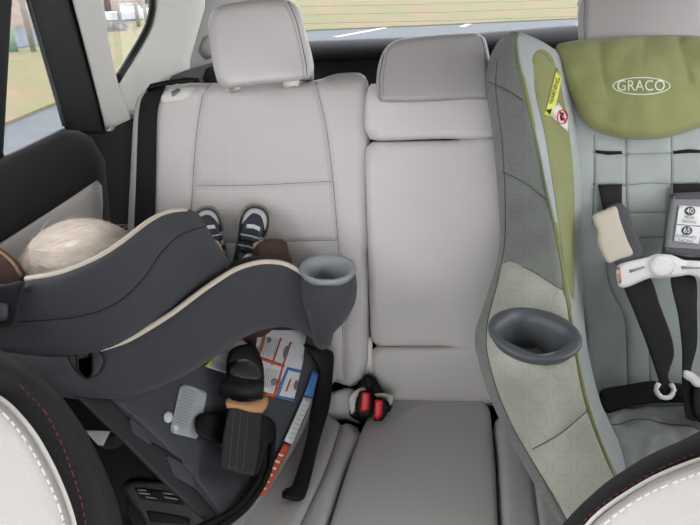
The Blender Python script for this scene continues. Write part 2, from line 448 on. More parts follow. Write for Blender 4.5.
def bankmesh():
    V = []; Fc = []
    path = spline([tuple((ext(ground(0, 31), ground(60, 24), 28)).xy)]+[tuple(ground(x, y).xy) for x, y in ((0, 31), (60, 24), (110, 15), (150, 2), (190, -9), (240, -16))], False, 1)
    N = len(path)-1
    for i in range(N+1):
        for j, (o, z) in enumerate(((0, -.45), (.4, -.05), (3, .6), (9, 1.6), (16, 2.2), (16, -.6), (0, -.6))):
            q = (path[min(i+1, N)]-path[max(i-1, 0)]).normalized(); b = path[i].to_3d()+Vector((-q.y, q.x, 0))*(o+.3*noise.noise(Vector((i*.7, j, 0)))); V.append((b.x, b.y, z+.25*noise.noise(Vector((i*.9, j*2, 3)))*(j in (1, 2, 3))))
    for i in range(N):
        for j in range(7): Fc.append((i*7+j, i*7+(j+1) % 7, (i+1)*7+(j+1) % 7, (i+1)*7+j))
    Fc += [tuple(range(7)), tuple(range(N*7, N*7+7))]
    return link('far_bank', V, Fc, BANK)
struct(bankmesh())
LINE = mat('white_road_paint', (190, 193, 198), .8)
def roadline(a, b, wd, lab):
    a, b = Vector(a), Vector(b); t = (b-a).normalized(); n = Vector((-t.y, t.x, 0))*wd/2
    tag(flat('parking_line', [a-n, b-n, b+n, a+n], -.343, LINE, .006), lab, 'road marking', 'parking bay lines behind the rear window')
roadline(ground(336, 37), ground(385, 28), .14, 'white painted parking line seen just above the folded centre headrest')
roadline(ground(462, 27), ground(470, 23.5), .14, 'white painted parking line between the centre and right headrests')
POST = mat('weathered_post', (140, 136, 130), .9, .5, 30, var=.2)
GPOST = mat('green_piling', (118, 138, 120), .8, .3, 30, var=.2)
BARK = mat('brown_bark', (112, 92, 84), .95, .8, 20, var=.3)
def pole(name, px, py, h, r, m, lab, cat, grp=None, parent=None, lean=0):
    b = ground(px, py, -.33); o = tube_w(name, [b, b+Vector((lean*h*.5, 0, h*.5)), b+Vector((lean*h, 0, h))], r, m, parent, k=12)
    if lab: tag(o, lab, cat, grp)
    return o, b
pole('mooring_post', 14, 52, .42, .08, GPOST, 'squat pale green piling at the water edge in the side window', 'post')
b = ground(34, 52, -.33)
t = thing('sign_post', 'pale wooden sign post on the lawn by the water, with a small white sign', 'sign', b)
tube_w('post', [b, b+Vector((0, 0, 1.6))], .05, POST, t, k=10)
pb = b+Vector((-.12, -.06, .98)); V = [pb+Vector((x, y, z)) for x in (-.16, .16) for y in (-.01, .01) for z in (0, .34)]
link('sign_panel', V, [(0, 1, 3, 2), (4, 6, 7, 5), (0, 4, 5, 1), (2, 3, 7, 6), (0, 2, 6, 4), (1, 5, 7, 3)], PAPER, t, False)
for i, (px, py, lab) in enumerate(((121, 24, 'grey dock post nearest the rocks in the rear quarter window'), (139, 27, 'taller grey dock post in front of the boat'), (147, 24, 'grey dock post at the right rim of the quarter window'))):
    pole('dock_post', px, py, .5+.12*(i == 1), .05, POST, lab, 'post', 'dock posts along the creek')
ROCK = mat('grey_rock', (108, 104, 102), .9, .8, 8, var=.4)
def rock(px, py, r, lab):
    c = ground(px, py, -.33); V = []; Fc = []
    for i in range(7):
        for j in range(12):
            th = math.pi*i/6; ph = 2*math.pi*j/12; p = Vector((math.sin(th)*math.cos(ph)*1.4, math.sin(th)*math.sin(ph), math.cos(th)*.6))
            V.append(c+p*r*(1+.35*noise.noise(p*1.5+Vector((px, 0, 0)))))
    for i in range(6):
        for j in range(12): Fc.append((i*12+j, i*12+(j+1) % 12, (i+1)*12+(j+1) % 12, (i+1)*12+j))
    tag(link('boulder', V, Fc, ROCK, None, False), lab, 'rock', 'rocks at the creek edge')
rock(108, 31, .33, 'dark grey boulder at the left edge of the quarter window')
rock(114, 28, .26, 'smaller dark boulder just right of the larger one at the creek')
def boat():
    K = .42; c = ground(131, 19, -.33); ax = Vector((.80, .60, 0))*K; sd = Vector((-.60, .80, 0))*K
    t = thing('motor_boat', 'white motor boat with a small cabin moored across the creek', 'boat', c)
    V = []; Fc = []; st = [(-1.6, .45, .5), (-.8, .6, .5), (.2, .6, .52), (1.1, .4, .6), (1.8, .05, .72)]
    for s, wd, h in st:
        for y, z in ((-wd, h), (-wd*.6, 0), (wd*.6, 0), (wd, h)): V.append(c+ax*s+sd*y+Vector((0, 0, z*K)))
    for i in range(4):
        for j in range(4): Fc.append((i*4+j, i*4+(j+1) % 4, (i+1)*4+(j+1) % 4, (i+1)*4+j))
    Fc += [(0, 1, 2, 3), (16, 17, 18, 19)]
    link('hull', V, Fc, WHI, t, False)
    def bx(nm, s0, s1, wd, z0, z1, k, m):
        V = [c+ax*s+sd*y*q+Vector((0, 0, z*K)) for z, q in ((z0, 1), (z1, k)) for s in (s0*(1 if z == z0 else k), s1*(1 if z == z0 else k)) for y in (-wd, wd)]
        link(nm, V, [(0, 1, 3, 2), (4, 6, 7, 5), (0, 4, 5, 1), (2, 3, 7, 6), (0, 2, 6, 4), (1, 5, 7, 3)], m, t, False)
    bx('cabin', -.7, .8, .42, .5, .85, .85, WHI); bx('windscreen', -.5, .7, .36, .85, 1.0, .8, PLG)
boat()
random.seed(3)
def tree(px, py, h, r, lab):
    c = ground(px, py, -.35); V = []; Fc = []
    t = thing('bare_tree', lab, 'tree', c, 'leafless trees beyond the creek')
    tube_w('trunk', [c+Vector((.1*math.sin(k)*r*4, 0, h*k/6)) for k in range(7)], r, BARK, t, k=9)
    for k in range(9):
        a = random.uniform(0, 6.28); z = h*random.uniform(.15, .9); L = h*.35; b = c+Vector((0, 0, z))
        tube_w('branch', [b, b+Vector((math.cos(a)*L*.5, math.sin(a)*L*.5, L*.3)), b+Vector((math.cos(a)*L, math.sin(a)*L, L*.8))], r*.3, BARK, t, k=5)
for px, py, h, r, lab in ((14, 24, 5, .07, 'bare brown tree beyond the creek left of the sign post'), (50, 16, 5, .06, 'bare brown tree across the water near the window frame'),
                          (109, 14, 6, .10, 'bare tree at the left side of the quarter window'), (124, 4, 6, .07, 'leaning thin bare tree in the quarter window'), (147, 4, 6, .07, 'bare tree above the moored boat')):
    tree(px, py, h, r, lab)

# ---------------------------------------------------------------- car shell
XW = -.56
def dwall(x, y):
    x = np.asarray(x, float)
    return np.where(x < 130, F*.56/(350-np.minimum(x, 130)), F*.56/220+.0025*(x-130))
def wallp(name, ol, m, off=0, **k): return pillow(name, ol, lambda x, y: dwall(x, y)+off, m, **k)
struct(box('floor', -.70, 1.0, -.7, 1.10, -.06, 0, mat('black_carpet', (26, 26, 28), .95, .8, 200)))
struct(box('floor', -.70, 1.0, 1.10, 2.25, .30, .36, mat('black_carpet', (26, 26, 28), .95, .8, 200)))
HEADL = mat('headliner_cloth', (200, 198, 192), .95, .4, 500)
struct(box('ceiling', -.66, .98, -.62, 2.0, 1.27, 1.30, HEADL))
# right side of the car, beyond the frame
struct(box('wall_right', .90, .96, -.6, 2.2, 0, .82, WPL))
struct(box('trim_1', .88, .96, 1.25, 1.45, .82, 1.27, WPL))
struct(box('trim_2', .88, .96, .10, .22, .82, 1.27, BLK))
# left door and pillars
d1 = struct(wallp('door_1', [(-330, 310), (0, 158), (62, 128), (78, 129), (92, 138), (105, 160), (110, 220), (110, 420), (-330, 900)], mat('black_door_trim', (34, 34, 36), .6, .3, 500), R=9, H=.02, T=.05, step=12, spl=False)[0])
wallp('door_insert', [(-330, 450), (-60, 275), (0, 243), (50, 211), (88, 186), (97, 180), (102, 186), (103, 205), (101, 240), (95, 400), (-330, 800)], WPL, -.016, R=6, H=.01, T=.01, step=12, spl=False, parent=d1)
struct(wallp('trim_3', [(26, -110), (28, 0), (64, 126), (66, 132), (107, 134), (84, 0), (76, -110)], BLK, .01, R=4, H=.01, T=.03, spl=False)[0])
tube_w('window_seal', [at(28+36*t_, 0+126*t_, float(dwall(28+36*t_, 0))+.002) for t_ in np.linspace(-.7, 1, 12)], .0035, PLD, None)
struct(bpy.data.objects['window_seal'])
struct(wallp('trim_4', [(-60, -120), (14, -120), (12, 0), (3, 160), (-60, 190)], BLK, .01, R=4, H=.01, T=.03, spl=False)[0])
struct(wallp('window_1', [(0, -120), (40, -120), (75, 135), (-20, 180)], GLASS, .03, R=1, H=0, T=.004, spl=False)[0])
struct(wallp('trim_5', [(64, -110), (72, 0), (90, 68), (106, 131), (131, 119), (121, 95), (113, 62), (107, 30), (103, 0), (96, -110)], WPL, -.01, R=6, H=.014, T=.03, spl=False)[0])
struct(wallp('trim_6', [(82, 118), (135, 96), (140, 330), (90, 330)], BLK, .02, R=4, H=.01, T=.03, spl=False)[0])
struct(wallp('window_2', [(88, -110), (158, -110), (160, 15), (150, 40), (118, 100), (104, 60)], GLASS, .045, R=1, H=0, T=.004, spl=False)[0])
q0 = struct(wallp('wall_left', [(148, -110), (154, -30), (154, 8), (150, 26), (140, 45), (117, 80), (120, 100), (130, 118), (150, 118), (190, 118), (190, 60), (205, 8), (207, -110)], WPL, 0, R=8, H=.02, T=.04, spl=False, step=6)[0])
tube_w('window_rim', [at(x, y, float(dwall(x, y))+.012) for x, y in [(p.x, p.y) for p in spline([(150, -110), (151, -30), (152, 8), (148, 26), (139, 44), (117, 80)], False, 5)]], .009, BLK, None)
struct(bpy.data.objects['window_rim'])
struct(wallp('wall_rear_side', [(203, -110), (201, 8), (190, 45), (166, 78), (170, 130), (296, 130), (296, 60), (292, 30), (288, 0), (282, -110)], GPL, .03, R=6, H=.03, T=.05, spl=False)[0])
pillow('grab_recess', [(199, 52), (203, 38), (212, 33), (216, 56), (206, 60)], lambda x, y: dwall(x, y)+.022, mat('darker_grey_trim', (160, 160, 158), .6), None, R=3, H=.006, T=.01)
struct(bpy.data.objects['grab_recess'])
struct(wallp('shelf_trim', [(166, 84), (172, 76), (184, 71), (205, 65), (225, 60), (290, 60), (290, 110), (160, 110)], PLD, -.03, R=5, H=.012, T=.05)[0])
for i, pl in enumerate(([(176, 80), (184, 77), (196, 78), (194, 82), (180, 83)], [(203, 78), (206, 69), (214, 65), (216, 82), (206, 84)])):
    struct(wallp('shelf_slot', pl, BLKF, -.034, R=2, H=.002, T=.005)[0])
# tailgate
tail = const(1.97)
struct(pillow('wall_rear', [(280, 42), (440, 36), (590, 24), (720, 16), (900, 5), (900, 44), (590, 46), (480, 52), (310, 62), (280, 62)], lambda x, y: tail(x, y)-.0*y, mat('slate_tailgate_trim', (30, 33, 38), .75, .2, 300), None, R=12, H=.05, T=.05, spl=False)[0])
struct(pillow('tailgate_lower', [(270, 55), (920, 30), (920, 330), (270, 330)], const(2.03), BLKF, None, R=4, H=.01, T=.04, spl=False, step=20)[0])
wr_ = struct(pillow('window_3', [(282, -130), (900, -130), (900, 30), (282, 50)], const(2.00), GLASS, None, R=1, H=0, T=.004, spl=False, step=20)[0])
DEF = mat('defroster_line', (150, 120, 100), .7)
for i in range(6):
    y = -22+i*8.5
    tube_w('defroster_wire', [at(300, y+3, 1.996), at(450, y, 1.996), at(620, y-6, 1.996), at(800, y-14, 1.996)], .0006, DEF, wr_, k=4)
portal('windscreen_daylight', (.16, -.75, .95), (math.radians(-80), 0, 0), 1.5, .9)
portal('left_window_daylight', (-.72, .55, 1.02), (0, math.radians(-90), 0), .5, 2.2)
portal('right_window_daylight', (1.0, .6, 1.02), (0, math.radians(90), 0), .5, 2.4)
portal('rear_window_daylight', (.16, 2.15, 1.08), (math.radians(90), 0, 0), 1.5, .5)

# ---------------------------------------------------------------- rear seats
DB = 1.14
loc0 = lambda px, py, d: at(px, py, d)
t = thing('rear_seat_backrest', 'pale grey leather rear backrest with perforated centre and upright headrest, behind the dark child seat', 'car seat', loc0(245, 400, DB), 'rear seat backrests')
centre = [(211, 70), (203, 95), (197, 130), (193, 180), (190, 240), (188, 300), (188, 410), (345, 410), (342, 300), (338, 240), (333, 180), (326, 125), (318, 90), (316, 70)]
sback = rbf([(130, 90, 1.15), (250, 90, 1.14), (345, 90, 1.125), (130, 380, 1.15), (250, 250, 1.15), (345, 250, 1.115), (345, 380, 1.10), (250, 380, 1.15)])
back_l, sl = pillow('backrest', [(134, 112), (138, 97), (150, 86), (175, 83), (230, 83), (316, 80), (335, 74), (360, 73), (368, 82), (370, 110), (369, 200), (369, 300), (369, 360), (362, 380), (350, 387), (335, 382), (325, 392), (250, 402), (124, 402), (125, 300), (129, 200)],
    sback, LEA, t, R=13, H=.03, T=.09, step=6, regions=[(centre, LEAP)],
    seams=[([(211, 84), (203, 95), (197, 130), (193, 180), (190, 240), (188, 300), (188, 395)], 2, .008), ([(316, 82), (319, 95), (326, 125), (333, 180), (338, 240), (342, 300), (343, 375)], 2.2, .010),
           ([(193, 186), (260, 185), (333, 181)], 1.6, .006), ([(190, 243), (260, 242), (338, 240)], 1.6, .006), ([(350, 250), (346, 200), (347, 150), (343, 90)], 9, .003)])
h, sh = pillow('headrest', [(208, 22), (212, 11), (222, 5), (245, 1), (275, -1), (290, 1), (300, 10), (306, 32), (312, 55), (314, 70), (308, 78), (285, 82), (255, 85), (228, 88), (219, 84), (214, 70), (210, 45)],
    [(215, 10, 1.045), (290, 5, 1.04), (215, 80, 1.03), (290, 80, 1.025), (312, 60, 1.06), (250, 45, 1.03)], LEA, t, R=9, H=.03, T=.09, step=5, seams=[([(288, 1), (296, 20), (302, 45), (306, 65), (307, 79)], 1.5, .004)])
stitches('stitching', [(285, 5), (293, 22), (299, 45), (303, 65), (304, 78)], sh, PRINT, h, gap=3, ln=2, r=.0005)
for x, y in ((233, 88), (291, 84)):
    pillow('headrest_guide', [(x-8, y-7), (x+8, y-8), (x+8, y+1), (x-8, y+2)], 1.10, WPL, t, R=2, H=.004, T=.03)
pillow('belt_guide', [(160, 87), (172, 84), (192, 83), (195, 88), (190, 97), (182, 102), (170, 103), (159, 104)], lambda x, y: sl(x, y)-.006, WPL, t, R=3, H=.005, T=.02, spl=True)
pillow('release_slot', [(171, 92), (178, 88), (181, 90), (176, 95), (172, 97)], lambda x, y: sl(x, y)-.0075, PLG, t, R=1, H=.001, T=.002)

t = thing('rear_seat_backrest', 'narrow pale grey leather centre backrest with headrest pushed down, between both child seats', 'car seat', loc0(430, 400, DB), 'rear seat backrests')
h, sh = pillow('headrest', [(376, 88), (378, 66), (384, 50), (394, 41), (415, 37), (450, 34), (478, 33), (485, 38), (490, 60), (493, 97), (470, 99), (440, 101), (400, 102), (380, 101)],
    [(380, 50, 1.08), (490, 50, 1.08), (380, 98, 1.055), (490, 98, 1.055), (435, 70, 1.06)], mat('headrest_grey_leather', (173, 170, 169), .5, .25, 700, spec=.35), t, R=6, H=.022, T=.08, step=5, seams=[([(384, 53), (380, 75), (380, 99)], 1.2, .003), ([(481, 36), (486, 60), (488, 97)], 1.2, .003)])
stitches('stitching', [(388, 50), (384, 72), (383, 99)], sh, PRINT, h, gap=3, ln=2, r=.0005)
pillow('neck_cushion', [(364, 118), (366, 95), (371, 84), (382, 84), (470, 84), (500, 84), (502, 110), (500, 138), (440, 139), (380, 141), (370, 139), (365, 130)], 1.09, LEA, t, R=7, H=.022, T=.08, step=6)
mainp, smn = pillow('backrest', [(365, 160), (366, 148), (372, 142), (400, 141), (450, 140), (505, 139), (510, 200), (505, 346.6), (440, 346.6), (378, 346.6), (371, 340), (368, 250)], [(370, 150, 1.10), (500, 150, 1.10), (370, 340, 1.10), (500, 340, 1.10), (435, 250, 1.09)], LEA, t, R=8, H=.022, T=.08, step=7)
pillow('lower_cushion', [(371, 353), (376, 346.4), (400, 346.4), (450, 346.4), (505, 346.4), (507, 402), (450, 403), (395, 401), (380, 398), (373, 388)], [(370, 350, 1.10), (500, 350, 1.10), (370, 398, 1.125), (500, 398, 1.125)], LEA, t, R=7, H=.018, T=.08, step=6)
pillow('hinge_cover', [(366, 338), (371, 337), (373, 352), (372, 376), (364, 376), (365, 355)], 1.115, WPL, t, R=2, H=.005, T=.02)

t = thing('rear_seat_backrest', 'pale grey leather rear backrest with headrest, mostly hidden behind the green and grey child seat', 'car seat', loc0(620, 400, 1.16), 'rear seat backrests')
pillow('backrest', [(508, 100), (520, 84), (560, 80), (700, 80), (730, 84), (738, 100), (738, 380), (728, 400), (520, 400), (510, 380)], 1.17, LEA, t, R=13, H=.03, T=.09, step=10)
h, sh = pillow('headrest', [(578, 30), (578, 8), (584, -8), (600, -16), (650, -19), (690, -17), (703, -6), (708, 15), (712, 50), (700, 60), (640, 64), (590, 60), (580, 50)],
    [(585, -10, 1.10), (700, -10, 1.10), (585, 50, 1.08), (700, 50, 1.08), (640, 20, 1.08)], mat('headrest_grey_leather', (186, 183, 180)), t, R=7, H=.025, T=.035, step=6, seams=[([(586, -10), (584, 20), (585, 50)], 1.4, .004)])
stitches('stitching', [(590, -10), (587, 20), (588, 50)], sh, PRINT, h, gap=3, ln=2, r=.0005)

def dcush(x, y): return 1/(.877+.00294*(np.asarray(y, float)-398))
t = thing('rear_bench_cushion', 'grey leather rear bench cushion under both child seats, with the narrow centre place bare', 'car seat', at(400, 470, .98)-Vector((0, 0, .25)))
UPN = (0, -.2, .98)
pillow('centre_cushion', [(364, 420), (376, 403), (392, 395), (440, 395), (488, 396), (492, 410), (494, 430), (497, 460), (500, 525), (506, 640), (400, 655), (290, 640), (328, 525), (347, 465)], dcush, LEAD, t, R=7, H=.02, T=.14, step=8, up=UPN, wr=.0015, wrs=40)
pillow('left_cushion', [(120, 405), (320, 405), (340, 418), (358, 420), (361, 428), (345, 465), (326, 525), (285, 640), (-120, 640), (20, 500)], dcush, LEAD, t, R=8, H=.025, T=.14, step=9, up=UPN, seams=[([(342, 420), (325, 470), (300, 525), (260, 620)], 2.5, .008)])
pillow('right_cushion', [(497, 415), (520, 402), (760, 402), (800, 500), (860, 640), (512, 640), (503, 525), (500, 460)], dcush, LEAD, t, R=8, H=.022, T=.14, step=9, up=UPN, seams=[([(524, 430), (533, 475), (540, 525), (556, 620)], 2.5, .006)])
pillow('bolster_corner', [(322, 402), (330, 393), (348, 388), (358, 392), (368, 410), (362, 424), (345, 420), (326, 420)], 1.095, LEAD, t, R=7, H=.02, T=.05, step=4, wr=.004, wrs=10)
box('seat_base', -.44, .82, .52, .86, .02, .20, BLK, t)
box('gap_block', -.44, .84, .93, 1.03, .02, .27, BLK, t)  # black box added to stop sky light leaking through the seat gap
pillow('gap_backing', [(142, 112), (745, 112), (745, 440), (142, 440)], 1.30, BLKF, t, R=2, H=.002, T=.01, step=30, spl=False)  # unseen black backing added to block daylight between the backrests
# belt, buckles
t = thing('seat_belt', 'black shoulder belt running down the left edge of the pale rear backrest', 'seat belt', at(140, 330, 1.12))
pillow('webbing', [(147, 90), (153, 85), (166, 83), (163, 93), (159, 104), (157, 120), (156, 180), (155, 230), (154, 330), (131, 330), (134, 230), (136, 180), (138, 120), (141, 100)], lambda x, y: sl(x, y)-.008, WEB, t, R=3, H=.002, T=.003, step=5)
pillow('guide_loop', [(146, 90), (150, 84), (176, 79), (198, 78), (196, 82), (176, 84), (160, 87)], lambda x, y: 1.13+0*x, BLK, t, R=2, H=.003, T=.02)
def buckle(pts, btn, d, lab):
    b, sb = None, None
    t = thing('seat_belt_buckle', lab, 'buckle', at(pts[0][0], pts[0][1]+20, d), 'seat belt buckles beside the bare centre place')
    h, s_ = pillow('housing', pts, d, BLK, t, R=2, H=.003, T=.025, step=3, spl=False)
    pillow('release_button', btn, d-.004, RED, t, R=1.5, H=.001, T=.004, step=3, spl=False)
buckle([(359, 392), (365, 390), (373, 393), (374, 405), (371, 417), (358, 418), (355, 408)], [(362, 392), (370, 393), (369, 411), (360, 412)], 1.05, 'red-buttoned black buckle, left and higher of the pair in the gap beside the centre cushion')
buckle([(375, 400), (381, 398), (387, 400), (390, 405), (386, 416), (382, 421), (374, 421)], [(375, 400), (383, 400), (382, 416), (379, 420), (374, 419)], 1.04, 'red-buttoned black buckle, right and lower of the pair in the gap beside the centre cushion')
t = thing('buckle_tray', 'black recess with pale rim where two seat belt buckles come out', 'trim', at(370, 420, 1.09))
pillow('well', [(350, 404), (362, 380), (374, 377), (384, 392), (392, 402), (390, 412), (378, 423), (364, 423), (350, 416)], 1.085, BLK, t, R=4, H=.01, T=.03, step=4)
pillow('stalk', [(364, 376), (370, 375), (375, 384), (372, 394), (366, 392)], 1.075, BLK, t, R=2, H=.005, T=.02, step=3)
pillow('rim', [(348, 398), (360, 388), (369, 388), (366, 394), (358, 398), (356, 410), (351, 414)], 1.078, WPL, t, R=2, H=.004, T=.01, step=3)
pillow('rim', [(374, 394), (384, 393), (393, 396), (393, 402), (388, 407), (386, 399), (376, 397)], 1.072, WPL, t, R=2, H=.004, T=.01, step=3)

# ---------------------------------------------------------------- green and grey forward facing child seat
G = thing('child_car_seat', 'forward facing child car seat in grey and lime green fabric with five point harness', 'child seat', at(620, 500, .86)-Vector((0, 0, .05)), None)
dA = rbf([(487, 60, 1.03), (516, 35, .96), (530, 110, .93), (492, 130, 1.03), (500, 230, 1.03), (558, 245, .89), (475, 335, .93), (510, 445, .85), (600, 440, .765), (562, 525, .72), (625, 480, .74), (590, 575, .68), (520, 250, .93), (520, 400, .85), (534, 364, .748), (510, 360, .768), (558, 361, .762), (534, 385, .765), (488, 335, .84), (580, 335, .81), (533, 308, .868), (550, 420, .765)])
MX = .546
pipe_pts = [(517, 33), (518, 55), (524, 85), (531, 115), (539, 150), (547, 190), (555, 225), (562, 265), (568, 305), (575, 350), (584, 395), (595, 430), (608, 462), (622, 490)]
wing_out = [(517, 31), (503, 36), (493, 50), (487, 68), (487, 95), (492, 130), (497, 180), (500, 230), (497, 262), (486, 298), (476, 328), (475, 345), (483, 378), (496, 412), (512, 445), (535, 485), (562, 530), (590, 575), (650, 570), (622, 490)]+pipe_pts[::-1][1:-1]
wseams = [([(488, 82), (503, 88), (523, 100)], 1.4, .004), ([(503, 172), (525, 183), (547, 200)], 1.4, .004), ([(505, 262), (530, 270), (562, 290)], 1.4, .004), ([(533, 449), (560, 434), (586, 412)], 1.4, .004),
          ([(497, 60), (496, 90), (502, 140), (505, 190), (505, 240), (497, 285), (488, 320), (487, 350), (497, 390), (512, 425), (527, 452), (550, 490), (572, 530)], 1.6, .005)]
low = [(505, 262), (530, 270), (562, 290), (590, 300), (640, 480), (680, 600), (600, 600), (572, 530), (550, 490), (527, 452), (512, 425), (497, 390), (487, 350), (488, 320), (497, 285)]
for mi in (None, MX):
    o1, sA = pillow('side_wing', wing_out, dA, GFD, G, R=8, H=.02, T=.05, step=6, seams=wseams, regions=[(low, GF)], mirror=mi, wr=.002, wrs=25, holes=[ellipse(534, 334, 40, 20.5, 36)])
    tube = [at(p.x, p.y, float(dA(p.x, p.y))+.012) for p in spline(pipe_pts, False, 6)]
    if mi is not None: tube = [Vector((2*mi-v.x, v.y, v.z)) for v in tube]
    tube_w('piping', tube, .0034, OLIVE, G)
    dB = rbf([(517, 35, .965), (524, 85, .95), (539, 150, .925), (555, 225, .905), (568, 305, .865), (575, 345, .81), (584, 395, .785), (608, 462, .76), (622, 490, .75), (556, 52, 1.00), (572, 130, 1.02), (578, 200, 1.01), (580, 310, .98), (592, 370, .95), (612, 430, .86), (628, 470, .80)])
    o2, sB = pillow('inner_wing', pipe_pts+[(630, 480), (618, 440), (600, 400), (588, 350), (584, 310), (582, 250), (582, 180), (577, 130), (568, 85), (560, 55), (548, 45), (533, 37)], dB, GFL, G, R=5, H=.012, T=.05, step=5, mirror=mi,
        seams=[([(550, 62), (543, 53), (535, 53), (532, 68), (536, 95), (545, 135), (553, 185), (560, 235), (566, 280), (571, 310)], 1.2, .004)],
        regions=[([(533, 58), (537, 50), (545, 50), (553, 58), (562, 90), (569, 130), (574, 180), (575, 240), (574, 300), (570, 295), (560, 240), (553, 185), (545, 135), (536, 95)], LIME)])
    if mi is None: sB0 = sB
dC = rbf([(575, 80, 1.05), (720, 80, 1.05), (647, 80, 1.05), (585, 250, 1.03), (647, 250, 1.035), (710, 250, 1.03), (600, 395, .99), (690, 395, .99), (740, 250, 1.02)])
bp_, sC = pillow('back_pad', [(565, 60), (745, 60), (748, 150), (744, 250), (738, 320), (725, 405), (598, 405), (585, 330), (578, 250), (575, 150)], dC, GFL, G, R=6, H=.01, T=.06, step=6, wr=.004, wrs=18,
    seams=[([(594, 135), (594, 183), (592, 225)], 1.3, .004), ([(626, 135), (626, 184), (628, 230), (632, 262)], 1.3, .004), ([(671, 135), (671, 186), (667, 230), (660, 260)], 1.3, .004), ([(704, 135), (704, 230)], 1.3, .004),
           ([(592, 152), (626, 154), (671, 153), (704, 152)], 1.3, .004), ([(592, 184), (626, 185), (649, 183), (671, 184), (704, 184)], 1.3, .004), ([(628, 213), (668, 212)], 1.3, .004), ([(632, 238), (663, 237)], 1.3, .004), ([(603, 225), (609, 283), (625, 320), (628, 390)], 1.5, .004), ([(648, 285), (650, 385)], 1.5, .003)])
for pl in ([(595, 150), (608, 151), (622, 151), (622, 154), (608, 155), (596, 153)], [(673, 151), (688, 149), (703, 150), (702, 153), (688, 153), (674, 154)]):
    patch('harness_slot', pl, sC, BLKF, G)
hc, sHC = pillow('head_cushion', [(556, 50), (558, 44), (580, 40), (620, 37), (660, 35), (700, 36), (730, 41), (739, 50), (735, 80), (722, 105), (706, 124), (690, 131), (665, 138), (640, 140), (615, 137), (595, 131), (583, 120), (573, 102), (565, 80)],
    [(560, 45, 1.0), (735, 45, 1.0), (647, 40, 1.01), (647, 90, .985), (580, 110, 1.01), (715, 110, 1.01), (647, 135, 1.0)], LIME, G, R=12, H=.03, T=.05, step=5, wr=.006, wrs=16,
    seams=[([(600, 42), (603, 70), (608, 90)], 3, .004), ([(680, 44), (684, 60), (690, 80)], 3, .004), ([(645, 38), (643, 60)], 3, .003)])
text('logo_lettering', 'GRACO', 641, 86, 15, 0, sHC, EMB, hc, lift=.002, bold=.012, sxk=.92)
ring('logo_oval', 641.5, 86, 29, 9, 1.1, sHC, EMB, hc, lift=.002)
# warning labels on inner wing
patch('warning_label', [(556.5, 68), (562, 78), (553.5, 117), (544, 115), (550, 95)], sB0, YEL, G, lift=.002)
text('warning_lettering', 'WARNING', 554.8, 91, 5.6, 74, sB0, BLK, G, lift=.0045, bold=.01)
text('warning_triangle', '▲', 549.2, 111, 7, 70, sB0, BLK, G, lift=.0045)
patch('airbag_label', [(558, 101), (568, 119), (568, 132), (552, 117), (554, 108)], sB0, PAPER, G, lift=.002)
ring('prohibition_ring', 562.5, 117, 5.5, 7.5, 1.2, sB0, RED, G, lift=.0045, rot=10)
patch('prohibition_bar', [(558.6, 111.2), (559.8, 110.4), (566.6, 122.6), (565.6, 123.6)], sB0, RED, G, lift=.0045)
patch('seated_figure', [(561, 112), (564, 113), (563.5, 117), (566, 119), (561, 121), (560, 117)], sB0, BLK, G, lift=.004)
# cup holder
c = at(534, 333.5, .788)
ch = lathe('cup_holder', c, [(.056, -.012), (.061, -.004), (.0635, .0), (.0635, .003), (.060, .005), (.052, .004), (.047, .0), (.042, -.012), (.038, -.055), (.034, -.058), (.001, -.058)], CUPD, G, k=48,
      sq=lambda a, i: (1+.07*math.cos(4*a)) if i >= 5 else 1)
c2 = Vector((2*MX-c.x, c.y, c.z)); o_ = ch.copy(); COL.objects.link(o_); o_.parent = G; o_.location = (c2.x-c.x, 0, 0)
# seat bottom
dD = rbf([(608, 412, .95), (700, 405, .97), (760, 405, .97), (620, 470, .80), (700, 470, .81), (780, 470, .8), (640, 530, .68), (760, 530, .68)])
pillow('seat_pad', [(604, 412), (625, 406), (655, 402), (700, 402), (728, 405), (760, 440), (790, 500), (800, 560), (640, 560), (625, 480), (613, 445)], dD, GFS, G, R=8, H=.02, T=.08, step=5, up=(0, -.3, .95), wr=.008, wrs=14,
       seams=[([(612, 424), (640, 418), (690, 425), (710, 430)], 2, .006)])
pillow('lap_belt', [(600, 391), (625, 385), (655, 381), (700, 386), (735, 390), (735, 412), (700, 404), (655, 403), (625, 408), (606, 413)], lambda x, y: np.minimum(dC(x, y), .99)-.03, WEB, G, R=3, H=.003, T=.003, step=5)
# harness
pillow('harness_strap', [(598, 185), (622, 184), (622, 210), (634, 262), (612, 262), (605, 220)], lambda x, y: dC(x, y)-.012, WEB, G, R=2, H=.002, T=.003, step=5, spl=False)
pillow('harness_strap', [(673, 184), (702, 183), (702, 262), (672, 262)], lambda x, y: dC(x, y)-.012, WEB, G, R=2, H=.002, T=.003, step=5, spl=False)
dS = rbf([(590, 210, .99), (640, 210, .99), (600, 260, .96), (650, 260, .96), (640, 330, .93), (665, 390, .91), (690, 330, .93), (695, 400, .91), (700, 210, .99), (700, 260, .96)])
pillow('harness_strap', [(623, 280), (649, 277), (660, 305), (671, 335), (674, 355), (668, 376), (672, 392), (664, 396), (656, 372), (645, 340), (634, 312)], lambda x, y: dS(x, y), WEB, G, R=2, H=.002, T=.003, step=5)
pillow('harness_strap', [(671, 277), (695, 277), (697, 310), (697, 345), (691, 372), (694, 400), (700, 420), (686, 418), (682, 385), (682, 350), (678, 315)], lambda x, y: dS(x, y), WEB, G, R=2, H=.002, T=.003, step=5)
o, s1 = pillow('strap_cover', [(606, 209), (622, 203), (627, 209), (634, 228), (645, 256), (641, 260), (618, 266), (612, 255)], lambda x, y: dS(x, y)-.012, PADD, G, R=3, H=.006, T=.01, step=4)
